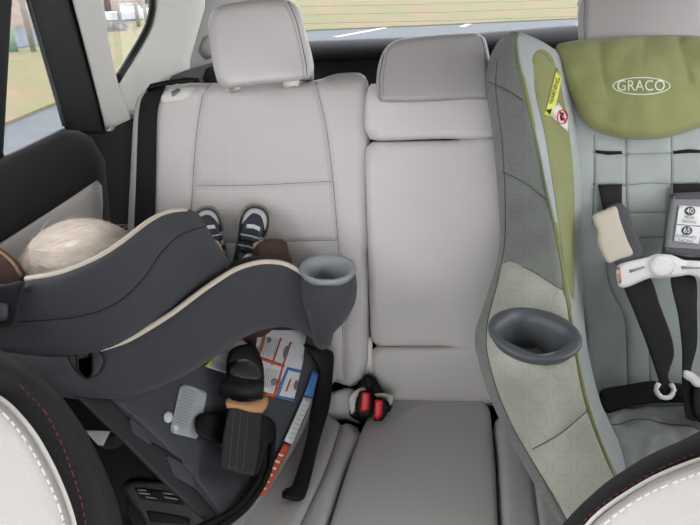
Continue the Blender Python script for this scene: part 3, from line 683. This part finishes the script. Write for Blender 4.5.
pillow('fleece_face', [(592, 216), (604, 210), (616, 206.5), (620, 220), (628, 242), (633, 254), (620, 259), (608, 263), (601, 252), (597, 242), (598, 232)], lambda x, y: dS(x, y)-.026, BEIGE, o, R=2.5, H=.004, T=.008, step=4)
o, s1 = pillow('strap_cover', [(672, 193), (700, 192), (712, 193), (713, 225), (711, 257), (690, 257), (664, 253), (667, 225)], lambda x, y: dS(x, y)-.014, PADG, G, R=3, H=.006, T=.012, step=4, spl=False)
patch('cover_band', [(672, 193), (713, 192), (713, 199), (671, 199)], s1, PADD, o, lift=.002)
patch('cover_band', [(664, 247), (712, 250), (711, 257), (663, 253)], s1, PADD, o, lift=.002)
patch('weight_label', [(679, 205), (703, 207), (699, 244), (674, 241)], s1, PAPER, o, lift=.003)
for cx, cy, tx in ((690, 211, '40'), (687, 230.5, '65')):
    patch('badge', ellipse(cx, cy, 5.4, 4.6, 18), s1, PADD, o, lift=.0042, step=3)
    text('weight_number', tx, cx, cy, 7.5, -4, s1, PAPER, o, lift=.0062, bold=.015)
for cx, cy, tx in ((689.5, 217.6, 'REAR'), (689, 221.7, 'FACING'), (686.4, 236.8, 'FORWARD'), (686, 240.8, 'FACING')):
    text('facing_lettering', tx, cx, cy, 4.1, -5, s1, PADD, o, lift=.005)
patch('divider_line', [(677.5, 224.3), (701, 226), (701, 226.5), (677.5, 224.8)], s1, PADD, o, lift=.0042)
cl, sC2 = pillow('chest_clip', [(616, 272), (618, 265), (630, 261), (648, 257), (656, 254), (672, 255), (684, 260), (700, 261), (714, 265), (716, 278), (705, 280), (690, 275), (676, 277), (660, 278), (650, 278), (640, 282), (628, 287), (619, 287)],   .935, WHI, G, R=2.5, H=.004, T=.012, step=4,
    seams=[([(690, 262), (684, 268), (692, 274)], 2, .003)])
for pl in ([(629, 270), (644, 266), (645, 268), (630, 273)], [(681, 266), (700, 267), (700, 269), (682, 269)]):
    patch('clip_groove', pl, sC2, SIL, cl, lift=.001)
patch('clip_edge', [(617, 268), (620, 267), (622, 282), (619, 284)], sC2, TAN, cl, lift=.001)
pillow('clip_button', ellipse(662, 266, 12.5, 11.5, 20), .928, WHI, cl, R=2.5, H=.004, T=.010, step=3, seams=[([(654, 266), (658, 262), (662, 266), (666, 262), (670, 266)], 1, .0012)])
tube_w('buckle_tongue', [at(p.x, p.y, .905) for p in spline([(659, 383), (656, 390), (661, 397), (670, 397), (674, 390), (671, 384)], False, 3)], .004, WHI, G)
pillow('buckle_tongue', [(684, 370), (692, 372), (700, 378), (712, 384), (712, 391), (698, 389), (690, 382), (683, 377)], .90, WHI, G, R=2, H=.004, T=.008, step=3)
pillow('crotch_buckle', [(694, 386), (716, 390), (718, 425), (694, 418)], .90, BLK, G, R=3, H=.006, T=.02, step=4)

# ---------------------------------------------------------------- dark rear facing child seat
B = thing('child_car_seat', 'rear facing child car seat in charcoal fabric with cream piping, a small child in it', 'child seat', at(230, 500, .80)-Vector((0, 0, .02)), None)
dU = rbf([(0, 340, .66), (0, 285, .66), (60, 275, .675), (100, 258, .705), (140, 230, .77), (180, 212, .86), (235, 268, .93), (110, 345, .72), (180, 310, .83), (100, 300, .71), (180, 260, .84), (-60, 310, .62)])
upw, sU = pillow('head_wing', [(24, 283), (30, 277), (60, 271), (95, 257), (122, 240), (145, 222), (165, 211), (182, 208), (196, 212), (205, 224), (217, 243), (229, 260), (236, 270), (225, 285), (190, 309), (150, 334), (110, 352), (70, 360), (20, 360), (-70, 350), (-70, 270), (0, 284)],
    dU, CHAR, B, R=13, H=.03, T=.06, step=6, seams=[([(20, 322), (70, 318), (100, 311), (125, 297), (145, 276), (163, 250), (182, 234), (206, 226)], 1.3, .003)])
piping('piping', [(27, 279), (60, 273), (95, 259), (122, 242), (145, 224), (160, 215), (173, 211), (186, 210)], sU, .0038, PIPE, B, lift=.001)
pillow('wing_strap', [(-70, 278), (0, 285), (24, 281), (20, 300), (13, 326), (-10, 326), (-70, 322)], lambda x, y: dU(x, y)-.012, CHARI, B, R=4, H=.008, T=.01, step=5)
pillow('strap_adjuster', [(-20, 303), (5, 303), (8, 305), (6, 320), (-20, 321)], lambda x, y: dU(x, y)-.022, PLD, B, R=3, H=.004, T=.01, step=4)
hp, s_ = pillow('head_pad', [(-70, 215), (-20, 236), (0, 248), (14, 259), (25, 275), (20, 300), (-70, 300)], .72, mat('brown_lining', (72, 56, 50), .95, .4, 500), B, R=6, H=.02, T=.05)
piping('lining_edge', [(-20, 240), (0, 252), (13, 263), (22, 277)], s_, .002, mat('tan_edge', (150, 120, 96), .8), B, lift=.001)
dL = rbf([(-60, 365, .60), (0, 365, .63), (100, 370, .71), (200, 330, .82), (265, 262, .92), (330, 320, .97), (300, 290, .93), (250, 320, .88), (150, 380, .77), (120, 345, .735)])
low_ol = [(-90, 352), (0, 352), (50, 356), (85, 352), (102, 347), (130, 336), (170, 312), (205, 286), (235, 267), (260, 259), (282, 260), (300, 269), (314, 283), (325, 300), (330, 320), (330, 337), (322, 343), (310, 337), (298, 330), (282, 327), (262, 330), (240, 340), (212, 359), (180, 378), (150, 391), (118, 400), (80, 400), (40, 392), (0, 382), (-90, 372)]
lw, sL = pillow('side_bolster', low_ol, dL, CHAR, B, R=11, H=.028, T=.06, step=6, seams=[([(66, 350), (72, 366), (84, 378), (98, 374), (104, 360), (98, 350)], 1.6, .004), ([(272, 332), (290, 330), (305, 338), (318, 346)], 4, .006)], holes=[[(77, 354), (80, 352), (84, 351), (88, 353), (92, 354), (93, 362), (92, 374), (88, 378), (85, 379), (80, 374), (78, 370), (77, 362)]])
piping('piping', [(100, 350), (130, 339), (170, 315), (205, 289), (235, 270), (260, 262.5), (282, 263.5), (298, 271), (309, 281)], sL, .0048, PIPE, B, lift=.001)
pillow('belt_opening', [(70, 346), (100, 346), (100, 386), (70, 386)], lambda x, y: dL(x, y)+.045, BLKF, lw, R=1, H=0, T=.004, spl=False)
tube_w('opening_edge', [at(p.x, p.y, float(sL(p.x, p.y))) for p in spline([(77, 354), (84, 351), (92, 354), (93, 364), (92, 375), (86, 379), (78, 371), (77, 362)], True, 3)], .0016, CHARI, lw, closed=True)
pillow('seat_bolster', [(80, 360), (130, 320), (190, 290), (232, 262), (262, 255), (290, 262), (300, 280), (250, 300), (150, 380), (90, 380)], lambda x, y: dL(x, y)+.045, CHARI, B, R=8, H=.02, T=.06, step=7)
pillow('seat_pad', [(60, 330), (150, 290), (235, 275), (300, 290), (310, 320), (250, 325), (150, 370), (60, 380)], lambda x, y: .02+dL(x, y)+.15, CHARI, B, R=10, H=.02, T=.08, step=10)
# cup holder
o, s_ = pillow('cup_holder_body', [(300, 268), (312, 262), (328, 256), (345, 259), (354, 268), (357, 285), (355, 303), (346, 320), (334, 333), (331, 345), (322, 350), (314, 344), (308, 320), (300, 290)], [(300, 270, .945), (355, 268, .945), (327, 258, .985), (352, 320, .95), (315, 345, .95), (327, 286, .897), (327, 310, .91), (303, 290, .92), (350, 290, .92)], CHAR, B, R=9, H=.022, T=.06, step=5, holes=[ellipse(327, 269.5, 25, 13, 28)])
c = at(328, 271, .945)
lathe('cup_holder', c, [(.042, -.008), (.0455, -.002), (.0485, .003), (.047, .008), (.043, .008), (.038, .003), (.034, -.02), (.03, -.06), (.001, -.062)], PLG, B, k=40)
# plastic shell and base
dE = lambda x, y: .72+.0013*(np.asarray(x, float)-110)-.0011*(np.asarray(y, float)-400)+.02
sh_, sE = pillow('shell', [(95, 395), (130, 380), (180, 360), (215, 335), (250, 318), (318, 318), (326, 335), (323, 360), (317, 388), (303, 425), (282, 463), (255, 498), (228, 530), (215, 528), (190, 500), (150, 457), (120, 425)], dE, PLD, B, R=7, H=.012, T=.10, step=7,
    seams=[([(120, 405), (160, 440), (200, 485), (222, 515)], 1.2, .002), ([(215, 440), (245, 480), (238, 500)], 3, .004)])
pillow('rib_panel', [(70, 392), (110, 398), (150, 440), (182, 460), (185, 476), (222, 520), (205, 522), (160, 480), (120, 440)], lambda x, y: dE(x, y)-.008, PLD2, B, R=4, H=.008, T=.03, step=6, spl=False)
for pl in ([(128, 416), (146, 430), (151, 446), (132, 432)], [(165, 454), (181, 462), (196, 480), (196, 489), (174, 476)]):
    pillow('rib', pl, lambda x, y: dE(x, y)-.009, PLD, B, R=1, H=.0005, T=.012, step=5, spl=False)
pillow('silver_edge', [(323, 345), (327, 350), (325, 372), (318, 398), (304, 432), (283, 470), (258, 506), (240, 530), (222, 530), (250, 500), (278, 460), (300, 420), (313, 385)], lambda x, y: dE(x, y)+.006, SIL, B, R=3, H=.006, T=.05, step=5)
# labels
patch('instruction_label', [(206, 363), (238, 341), (262, 330), (300, 330), (306, 336), (303, 362), (294, 401), (263, 394), (250, 372), (240, 378), (203, 366)], sE, PAPER, sh_, lift=.002, step=8)
patch('corner_mark', [(203, 366), (212, 359), (215, 362), (208, 367)], sE, YEL, sh_, lift=.0035)
for pl in ([(264, 333), (266.5, 333), (259, 360), (257, 360)], [(280, 338), (282, 338), (273, 365), (271, 365)], [(290, 342), (292, 342), (283, 368), (277, 397), (273, 396), (282, 366)],
           [(257, 355), (285, 365), (284, 367.5), (257, 359)], [(253, 350), (262, 358), (262, 366), (256, 360)], [(262, 392), (276, 395), (275, 398), (262, 395)]):
    patch('orange_rule', pl, sE, ORG, sh_, lift=.0035)
for pl in ([(287, 367), (301, 370), (300.5, 373), (287, 370)], [(287, 368), (289, 369), (279, 396), (275.5, 395)], [(276, 395), (295, 399.5), (294.5, 402), (275, 397.5)]):
    patch('blue_rule', pl, sE, BLU, sh_, lift=.0035)
patch('red_line', [(290, 379), (291.5, 379.5), (287, 392), (285.5, 391)], sE, ORG, sh_, lift=.0035)
for (x, y, w_, h_, a) in ((286, 352, 5, 13, 15), (274, 382, 6, 8, 20), (269, 340, 5, 6, 15), (296, 385, 4, 10, 12)):
    patch('printed_picture', ellipse(x, y, w_/2, h_/2, 12, rot=a), sE, PRINT, sh_, lift=.0035, step=3)
def lines(parent, surf, x0, y0, ux, uy, vx, vy, n, L, lift=.0035):
    V = []; Fc = []
    for i in range(n):
        l = L*random.uniform(.75, 1); a = Vector((x0+vx*i, y0+vy*i)); b_ = a+Vector((ux, uy))*l; nn = Vector((vx, vy)).normalized()*.45; o = len(V)
        for q in (a, b_, b_+nn, a+nn): V.append(at(q.x, q.y, float(surf(q.x, q.y))-lift))
        Fc.append((o, o+1, o+2, o+3))
    link('printed_lines', V, Fc, PRINT, parent, False)['kind'] = 'stuff'
lines(sh_, sE, 262, 336, -.28, .96, 2.0, .3, 9, 20)
lines(sh_, sE, 267, 368, -.28, .96, 2.1, .4, 6, 21)
lines(sh_, sE, 214, 360, .85, .45, -.6, 1.6, 4, 20)
patch('grey_label', [(180, 385), (183, 383), (205, 391), (207, 394), (199, 435), (196, 439), (172, 433), (170, 430)], sE, mat('silver_label', (176, 180, 186), .45), sh_, lift=.002)
lines(sh_, sE, 183, 388, .93, .30, -.75, 3.0, 13, 17)
patch('label_emblem', ellipse(176, 427, 3, 4, 12), sE, PAPER, sh_, lift=.0035, step=3)
pillow('rivet', ellipse(168, 417, 5, 6, 14), lambda x, y: dE(x, y)-.006, PAPER, sh_, R=4, H=.006, T=.006, step=2)
for pl, m_ in (([(313, 370), (319, 372), (313, 398), (304, 395)], BLU), ([(304, 396), (312, 399), (292, 445), (284, 441)], PAPER), ([(284, 443), (291, 446), (266, 494), (260, 497), (261, 489)], ORG)):
    patch('edge_label', pl, sE, m_, sh_, lift=.010)
lines(sh_, sE, 305, 400, .85, .35, -2.0, 4.6, 9, 6, lift=.0125)
V = []; Fc = []
for i in range(6):
    x, y = 279-i*3.4, 453+i*6.6
    for q in ((x, y), (x+4.5, y+2), (x+3.5, y+4), (x-1, y+2.2)): V.append(at(q[0], q[1], float(sE(*q))-.0125))
    Fc.append((4*i, 4*i+1, 4*i+2, 4*i+3))
link('white_print', V, Fc, PAPER, sh_, False)
# lower anchor strap with hook and rubber band
pillow('anchor_knob', [(195, 418), (205, 412), (262, 415), (275, 423), (275, 445), (262, 452), (205, 440), (196, 432)], lambda x, y: dE(x, y)-.018, BLK, B, R=4, H=.010, T=.03, step=5)
lb, s_ = pillow('anchor_buckle', [(229, 352), (238, 346), (254, 344), (262, 360), (264, 372), (262, 396), (242, 398), (230, 392), (226, 370)], lambda x, y: dE(x, y)-.045, BLK, B, R=2, H=.004, T=.02, step=4, seams=[([(232, 364), (245, 360), (260, 370)], 2, .003)])
patch('buckle_face', [(232, 362), (246, 358), (259, 366), (262, 380), (240, 378), (230, 376)], s_, mat('worn_black_plastic', (38, 38, 40), .35), lb, lift=.004, spl=True)
tube_w('roller', [at(220, 388, .80)-Vector((0, .0, .0)), at(242, 389.5, .803), at(263, 391, .806)], .012, BLK, B, k=14)
pillow('rubber_band', [(226, 399), (240, 402), (255, 401), (267, 396), (268, 404), (262, 413), (250, 413), (238, 409), (227, 408)], lambda x, y: dE(x, y)-.052, TAN, B, R=3, H=.006, T=.02, step=4)
wb, s_ = pillow('anchor_webbing', [(229, 405), (245, 409), (262, 410), (259, 450), (254, 476), (238, 473), (220, 467), (223, 435)], lambda x, y: dE(x, y)-.048, WEBG, B, R=2, H=.003, T=.008, step=4, spl=False)
for x in (234, 241, 248):
    stitches('stitching', [(x, 412), (x-2.5, 440), (x-5, 468)], s_, mat('grey_thread', (98, 96, 92), .9), wb, gap=3, ln=2, r=.0006)
pillow('webbing_tail', [(258, 415), (268, 420), (266, 450), (258, 475), (254, 474)], lambda x, y: dE(x, y)-.035, BLKF, B, R=2, H=.004, T=.006, step=4)
tube_w('release_cable', [at(p.x, p.y, float(dE(p.x, p.y))-.02) for p in spline([(272, 445), (270, 465), (262, 485), (248, 505), (230, 520), (205, 535)], False, 5)], .0055, BLK, B)
tube_w('release_cable', [at(p.x, p.y, float(dE(p.x, p.y))-.02) for p in spline([(264, 450), (262, 470), (254, 487), (240, 505), (222, 518), (195, 530)], False, 5)], .0055, BLK, B)
pillow('base_foot', [(303, 344), (316, 347), (333, 352), (333, 375), (330, 405), (320, 440), (304, 499), (282, 498), (282, 492), (292, 485), (306, 440), (312, 400), (318, 370)], [(305, 345, 1.03), (333, 352, 1.05), (310, 400, 1.0), (333, 405, 1.01), (282, 498, .82), (304, 499, .83), (310, 450, .91)], BLK, B, R=5, H=.012, T=.02, step=5)
# dark underside and recliner foot
und, s_ = pillow('underside', [(-20, 385), (60, 392), (105, 400), (150, 440), (205, 500), (205, 512), (165, 490), (140, 478), (128, 482), (128, 520), (150, 545), (60, 545), (20, 480), (0, 440)], lambda x, y: .80-.0003*(np.asarray(y, float)-400), BLKF, B, R=3, H=.005, T=.06, step=8, spl=False)
patch('cushion_glimpse', [(84, 430), (111, 431), (103, 446), (98, 445)], s_, WPL, und, lift=.002)  # pale patch added in place of the bench cushion glimpsed here
pillow('strut', [(98, 447), (111, 431), (122, 434), (127, 442), (120, 450), (108, 454)], .785, PLD2, B, R=5, H=.01, T=.03, step=4)
fb, s_ = pillow('recline_foot', [(122, 487), (132, 481), (168, 482), (188, 493), (204, 503), (216, 523), (212, 548), (160, 548), (140, 515)], .765, PLD2, B, R=4, H=.01, T=.04, step=5)
for pl in ([(134, 488), (160, 491), (178, 498), (184, 505), (160, 502), (140, 499)], [(146, 511), (168, 514), (190, 519), (190, 525), (150, 522)]):
    patch('slot', pl, s_, BLKF, fb, lift=.002)
for pl in ([(137, 489), (145, 489.5), (147, 491), (138, 490.5)], [(138, 492), (150, 493.5), (150, 495), (139, 493.8)], [(162, 492), (173, 493.5), (175, 495), (163, 494)], [(163, 496), (177, 498.5), (178, 500), (165, 498)], [(145, 496), (156, 497.5), (157, 499), (147, 498)]):
    patch('steel_tooth', pl, s_, SIL, fb, lift=.004)

# ---------------------------------------------------------------- the child
SKIN = mat('fair_skin', (226, 184, 164), .6)
def child():
    J = {'pelvis': (215, 318, 1.02, .055), 'belly': (190, 312, .97, .055), 'chest': (160, 306, .92, .060), 'neck': (125, 300, .86, .030), 'head0': (104, 296, .83, .055), 'head1': (84, 292, .80, .066), 'head2': (70, 284, .785, .045)}
    V = {}; 
    for k, (x, y, d, r) in J.items(): V[k] = (at(x, y, d), r)
    ex = Vector((1, 0, 0))
    V['hipR'] = (V['pelvis'][0]+Vector((.05, .01, -.01)), .042); V['hipL'] = (V['pelvis'][0]+Vector((-.05, .01, .0)), .042)
    V['kneeR'] = (at(283, 292, .99), .034); V['ankR'] = (at(264, 258, 1.05), .017); V['footR'] = (at(253, 232, 1.075), .008)
    V['kneeL'] = (at(215, 275, 1.02), .034); V['ankL'] = (at(214, 250, 1.06), .017); V['footL'] = (at(209, 228, 1.08), .008)
    V['shR'] = (V['chest'][0]+Vector((.06, -.01, .0)), .03); V['elR'] = (V['chest'][0]+Vector((.075, .09, -.02)), .022); V['haR'] = (V['chest'][0]+Vector((.04, .16, .01)), .014)
    V['shL'] = (V['chest'][0]+Vector((-.07, .01, .0)), .03); V['elL'] = (V['chest'][0]+Vector((-.08, .10, -.02)), .022); V['haL'] = (V['chest'][0]+Vector((-.05, .17, .01)), .014)
    E = [('pelvis', 'belly'), ('belly', 'chest'), ('chest', 'neck'), ('neck', 'head0'), ('head0', 'head1'), ('head1', 'head2'), ('pelvis', 'hipR'), ('hipR', 'kneeR'), ('kneeR', 'ankR'), ('ankR', 'footR'), ('pelvis', 'hipL'), ('hipL', 'kneeL'), ('kneeL', 'ankL'), ('ankL', 'footL'),
         ('chest', 'shR'), ('shR', 'elR'), ('elR', 'haR'), ('chest', 'shL'), ('shL', 'elL'), ('elL', 'haL')]
    for s_ in 'RL':
        for f_ in range(5):
            k = 'f%s%d' % (s_, f_); L = (.018, .026, .029, .027, .021)[f_]; V[k] = (V['ha'+s_][0]+Vector(((f_-2)*.008, L, .004 if f_ else -.006)), .0045); E.append(('ha'+s_, k))
    def skin(name, keys, grow, m, parent):
        ks = [k for k in V if k in keys]; ed = [(ks.index(a), ks.index(b)) for a, b in E if a in ks and b in ks]
        base = V['pelvis'][0] if parent is None else wloc(parent)
        me = bpy.data.meshes.new(name); me.from_pydata([tuple(V[k][0]-base) for k in ks], ed, [])
        me.materials.append(m)
        o = bpy.data.objects.new(name, me); COL.objects.link(o)
        if parent: o.parent = parent
        else: o.location = base
        md = o.modifiers.new('skin', 'SKIN'); 
        for i, k in enumerate(ks): me.skin_vertices[0].data[i].radius = (V[k][1]*grow,)*2; me.skin_vertices[0].data[i].use_root = (k == ks[0])
        md.use_smooth_shade = True; sb = o.modifiers.new('sub', 'SUBSURF'); sb.levels = 2; sb.render_levels = 2
        # bake the figure to a plain mesh
        dg = bpy.context.evaluated_depsgraph_get(); m2 = bpy.data.meshes.new_from_object(o.evaluated_get(dg)); o.modifiers.clear(); o.data = m2
        m2.polygons.foreach_set('use_smooth', [True]*len(m2.polygons))
        return o
    p = skin('person', list(V), 1, SKIN, None)
    tag(p, 'small blond child in brown trousers and navy shoes, lying back in the charcoal child seat', 'person')
    skin('trousers', ['pelvis', 'hipR', 'kneeR', 'ankR', 'hipL', 'kneeL', 'ankL'], 1.3, BRN, p)
    skin('shirt', ['belly', 'chest', 'shR', 'elR', 'shL', 'elL'], 1.15, mat('grey_shirt', (120, 124, 136), .9), p)
    # trouser cuff by the shoe
    o, _ = pillow('trouser_cuff', [(252, 254), (257, 244), (268, 239), (281, 239), (287, 243), (289, 252), (292, 264), (280, 274), (262, 274), (253, 268)], [(260, 245, 1.005), (290, 245, 1.03), (260, 270, 1.01), (290, 270, 1.01)], BRN, p, R=7, H=.025, T=.03, step=4, wr=.004, wrs=7)
    # hair: cap and strands
    HAIR = mat('blond_hair', (254, 243, 230), .6, .4, 300, var=.10, vscale=60, spec=.3)
    hc_ = at(87, 281, .85); f = (at(160, 300, .92)-hc_).normalized()
    V_ = []; Fc = []; R_ = .092
    n1, n2 = 18, 28
    crown = Vector((-.55, -.35, .75)).normalized(); a1 = crown.cross(Vector((0, 0, 1))).normalized(); a2 = crown.cross(a1)
    def hp_(th, ph, r): return hc_+(crown*math.cos(th)+(a1*math.cos(ph)+a2*math.sin(ph))*math.sin(th))*r
    for i in range(n1):
        th = 1.75*i/(n1-1)
        for j in range(n2): ph = 2*math.pi*j/n2; V_.append(hp_(th, ph, R_*(1+.025*noise.noise(Vector((th*4, math.cos(ph)*3, math.sin(ph)*3))))))
    for i in range(n1-1):
        for j in range(n2): Fc.append((i*n2+j, i*n2+(j+1) % n2, (i+1)*n2+(j+1) % n2, (i+1)*n2+j))
    cap = link('hair', V_, Fc, HAIR, p)
    V_ = []; Fc = []
    rnd = random.Random(4)
    for s_ in range(1500):
        ph = rnd.uniform(0, 6.283); th0 = rnd.uniform(0, 1.35); L = min(rnd.uniform(.3, .55), 1.72-th0); sw = rnd.uniform(.1, .45); lift = rnd.uniform(.0, .0035)+(.012 if rnd.random() < .02 else 0)
        pts = [hp_(th0+L*k/6, ph+sw*k/6, R_*1.012+lift*(k/6)) for k in range(7)]; r = .00045
        for i, q in enumerate(pts):
            t_ = (pts[min(i+1, 6)]-pts[max(i-1, 0)]).normalized(); u = t_.cross(q-hc_).normalized(); v = t_.cross(u); rr = r*(1-.12*i)
            for j in range(3): an = j*2.094; V_.append(q+(u*math.cos(an)+v*math.sin(an))*rr)
        o_ = s_*21
        for i in range(6):
            for j in range(3): Fc.append((o_+i*3+j, o_+i*3+(j+1) % 3, o_+(i+1)*3+(j+1) % 3, o_+(i+1)*3+j))
    link('hair_strands', V_, Fc, HAIR, cap)['kind'] = 'stuff'
    # face turned to the backrest
    fd = Vector((.45, .80, .40)).normalized(); sd = fd.cross(Vector((0, 0, 1))).normalized(); ud = sd.cross(fd)
    def blob(nm, c, rx, ry, rz, m):
        V_ = []; Fc = []
        for i in range(9):
            for j in range(12):
                th = math.pi*i/8; ph = 2*math.pi*j/12; V_.append(c+sd*rx*math.sin(th)*math.cos(ph)+ud*rz*math.cos(th)+fd*ry*math.sin(th)*math.sin(ph))
        for i in range(8):
            for j in range(12): Fc.append((i*12+j, i*12+(j+1) % 12, (i+1)*12+(j+1) % 12, (i+1)*12+j))
        link(nm, V_, Fc, m, p)
    fc = hc_+fd*.060-ud*.02
    blob('eye', fc+sd*.024+ud*.006, .009, .006, .006, BLK); blob('eye', fc-sd*.024+ud*.006, .009, .006, .006, BLK)
    blob('nose', fc-ud*.010+fd*.006, .008, .009, .009, SKIN); blob('mouth', fc-ud*.030, .015, .005, .004, mat('lips', (190, 110, 104), .6))
    blob('ear', hc_+sd*.078-ud*.015, .006, .012, .018, SKIN); blob('ear', hc_-sd*.078-ud*.015, .006, .012, .018, SKIN)
    NAVY = mat('navy_shoe', (22, 30, 46), .45, .2, 400); SOLE = mat('cream_sole', (150, 147, 136), .6, .2, 300); SIVR = mat('pale_strap', (190, 192, 190), .4); SOCK = mat('white_sock', (226, 226, 240), .9)
    def shoe(tx, ty, hx, hy, wd, d0, lab_parts=True):
        # built along its own axis from toe (tx,ty) to heel (hx,hy); sole against the backrest
        ax = Vector((hx-tx, hy-ty)); L = ax.length; ax.normalize(); nx = Vector((-ax.y, ax.x))
        def q(s, w_): v = Vector((tx, ty))+ax*L*s+nx*wd*w_; return (v.x, v.y)
        prof = [(0, 0), (.03, .28), (.12, .46), (.28, .54), (.5, .46), (.75, .40), (.93, .36), (1, .15)]
        ol = [q(s, w_) for s, w_ in prof]+[q(s, -w_) for s, w_ in prof[::-1][:-1]]
        r = pillow('shoe', ol, d0, SOLE, p, R=3, H=.004, T=.018, step=3)[0]
        pr2 = [(.03, 0), (.06, .24), (.14, .40), (.3, .47), (.5, .42), (.75, .37), (.92, .33), (.98, .1)]
        ol2 = [q(s, w_) for s, w_ in pr2]+[q(s, -w_) for s, w_ in pr2[::-1][:-1]]
        u_, su = pillow('shoe_upper', ol2, lambda x, y: d0-.028+0*x, NAVY, r, R=7, H=.026, T=.006, step=2.5)
        patch('toe_cap', [q(.10, .22), q(.07, 0), q(.10, -.22), q(.2, -.36), q(.36, -.38), q(.24, -.26), q(.16, -.12), q(.15, .12), q(.24, .26), q(.36, .38), q(.2, .36)], su, SIVR, u_, lift=.002, step=3, spl=True)
        patch('toe_badge', [q(.33, .22), q(.31, 0), q(.33, -.22), q(.39, -.22), q(.37, 0), q(.39, .22)], su, PAPER, u_, lift=.0025, step=3)
        for s0 in (.48, .64):
            sp = pillow('shoe_strap', [q(s0, .36), q(s0-.01, 0), q(s0, -.36), q(s0+.11, -.36), q(s0+.10, 0), q(s0+.11, .36)], lambda x, y: su(x, y)-.005, NAVY, u_, R=1.2, H=.002, T=.003, step=3)[1]
            patch('strap_trim', [q(s0+.005, .34), q(s0-.005, 0), q(s0+.005, -.34), q(s0+.03, -.34), q(s0+.02, 0), q(s0+.03, .34)], sp, SIVR, u_, lift=.002, step=3)
        patch('side_panel', [q(.44, -.42), q(.7, -.36), q(.95, -.3), q(.95, -.22), q(.7, -.28), q(.46, -.3)], su, SIVR, u_, lift=.001, step=3)
        return q
    q = shoe(259, 204, 243, 270, 32, 1.085)
    pillow('sock', [(242, 258), (250, 252), (258, 254), (256, 266), (246, 272), (240, 268)], 1.05, SOCK, p, R=3, H=.008, T=.015, step=3)
    shoe(203, 206, 219, 268, 30, 1.09)
child()

# ---------------------------------------------------------------- front seats in the corners
FSL = mat('dimmed_front_leather', (182, 179, 175), .5, .25, 700, spec=.35)  # same leather as the rear seats, darkened to offset the windscreen light
t = thing('front_seat', 'front seat shoulder in the lower left corner, white leather with black side and red stitching', 'car seat', at(-60, 620, .45)-Vector((0, 0, .3)), 'front seat shoulders')
sd_, sF = pillow('side_bolster', [(-420, 330), (-160, 325), (-60, 335), (-15, 349), (20, 366), (52, 392), (78, 425), (98, 462), (112, 497), (121, 530), (140, 640), (150, 800), (-420, 800)], [(-400, 340, .46), (120, 520, .46), (0, 400, .43), (-100, 700, .40), (140, 780, .44)], mat('black_seat_fabric', (30, 30, 32), .9, .6, 700), t, R=14, H=.03, T=.07, step=10)
fc_, sF2 = pillow('front_face', [(-420, 385), (-160, 380), (-60, 380), (-20, 390), (8, 408), (32, 437), (52, 472), (66, 505), (74, 535), (88, 640), (95, 790), (-420, 790)], [(-400, 340, .425), (120, 520, .425), (0, 400, .405), (-100, 700, .37), (140, 780, .41)], FSL, t, R=10, H=.018, T=.02, step=10)
piping('piping', [(-60, 378), (-20, 388), (9, 406), (34, 435), (54, 471), (68, 505), (76, 535), (90, 640)], sF, .0022, WPL, t, lift=.004)
stitches('white_stitching', [(-20, 397), (4, 414), (26, 441), (45, 475), (59, 507), (68, 540)], sF2, WHT, fc_, gap=8, ln=5, r=.0009)
stitches('red_stitching', [(20, 385), (45, 412), (62, 445), (73, 475), (82, 505), (88, 540)], sF, REDT, sd_, gap=7, ln=4, r=.0007)
t = thing('front_seat', 'front seat shoulder in the lower right corner, white leather edged with a black band', 'car seat', at(760, 640, .45)-Vector((0, 0, .3)), 'front seat shoulders')
sd_, sF = pillow('side_bolster', [(548, 560), (563, 530), (585, 505), (615, 480), (655, 456), (695, 438), (750, 418), (850, 400), (1080, 395), (1080, 800), (520, 800)], [(560, 530, .49), (1050, 400, .46), (700, 440, .47), (800, 700, .42), (540, 780, .47)], mat('black_seat_fabric', (30, 30, 32)), t, R=12, H=.03, T=.07, step=10)
fc_, sF2 = pillow('front_face', [(572, 560), (590, 527), (615, 505), (655, 480), (700, 462), (760, 445), (850, 432), (1070, 428), (1070, 790), (550, 790)], [(560, 530, .455), (1050, 400, .43), (700, 440, .435), (800, 700, .39), (540, 780, .44)], FSL, t, R=8, H=.014, T=.02, step=10)
piping('piping', [(570, 560), (588, 525), (613, 503), (654, 478), (699, 460), (760, 443)], sF, .002, WPL, t, lift=.004)
stitches('white_stitching', [(592, 540), (606, 523), (632, 503), (665, 486), (705, 471)], sF2, WHT, fc_, gap=8, ln=5, r=.0009)
stitches('red_stitching', [(573, 535), (592, 513), (622, 491), (662, 468), (702, 451)], sF, REDT, sd_, gap=7, ln=4, r=.0007)
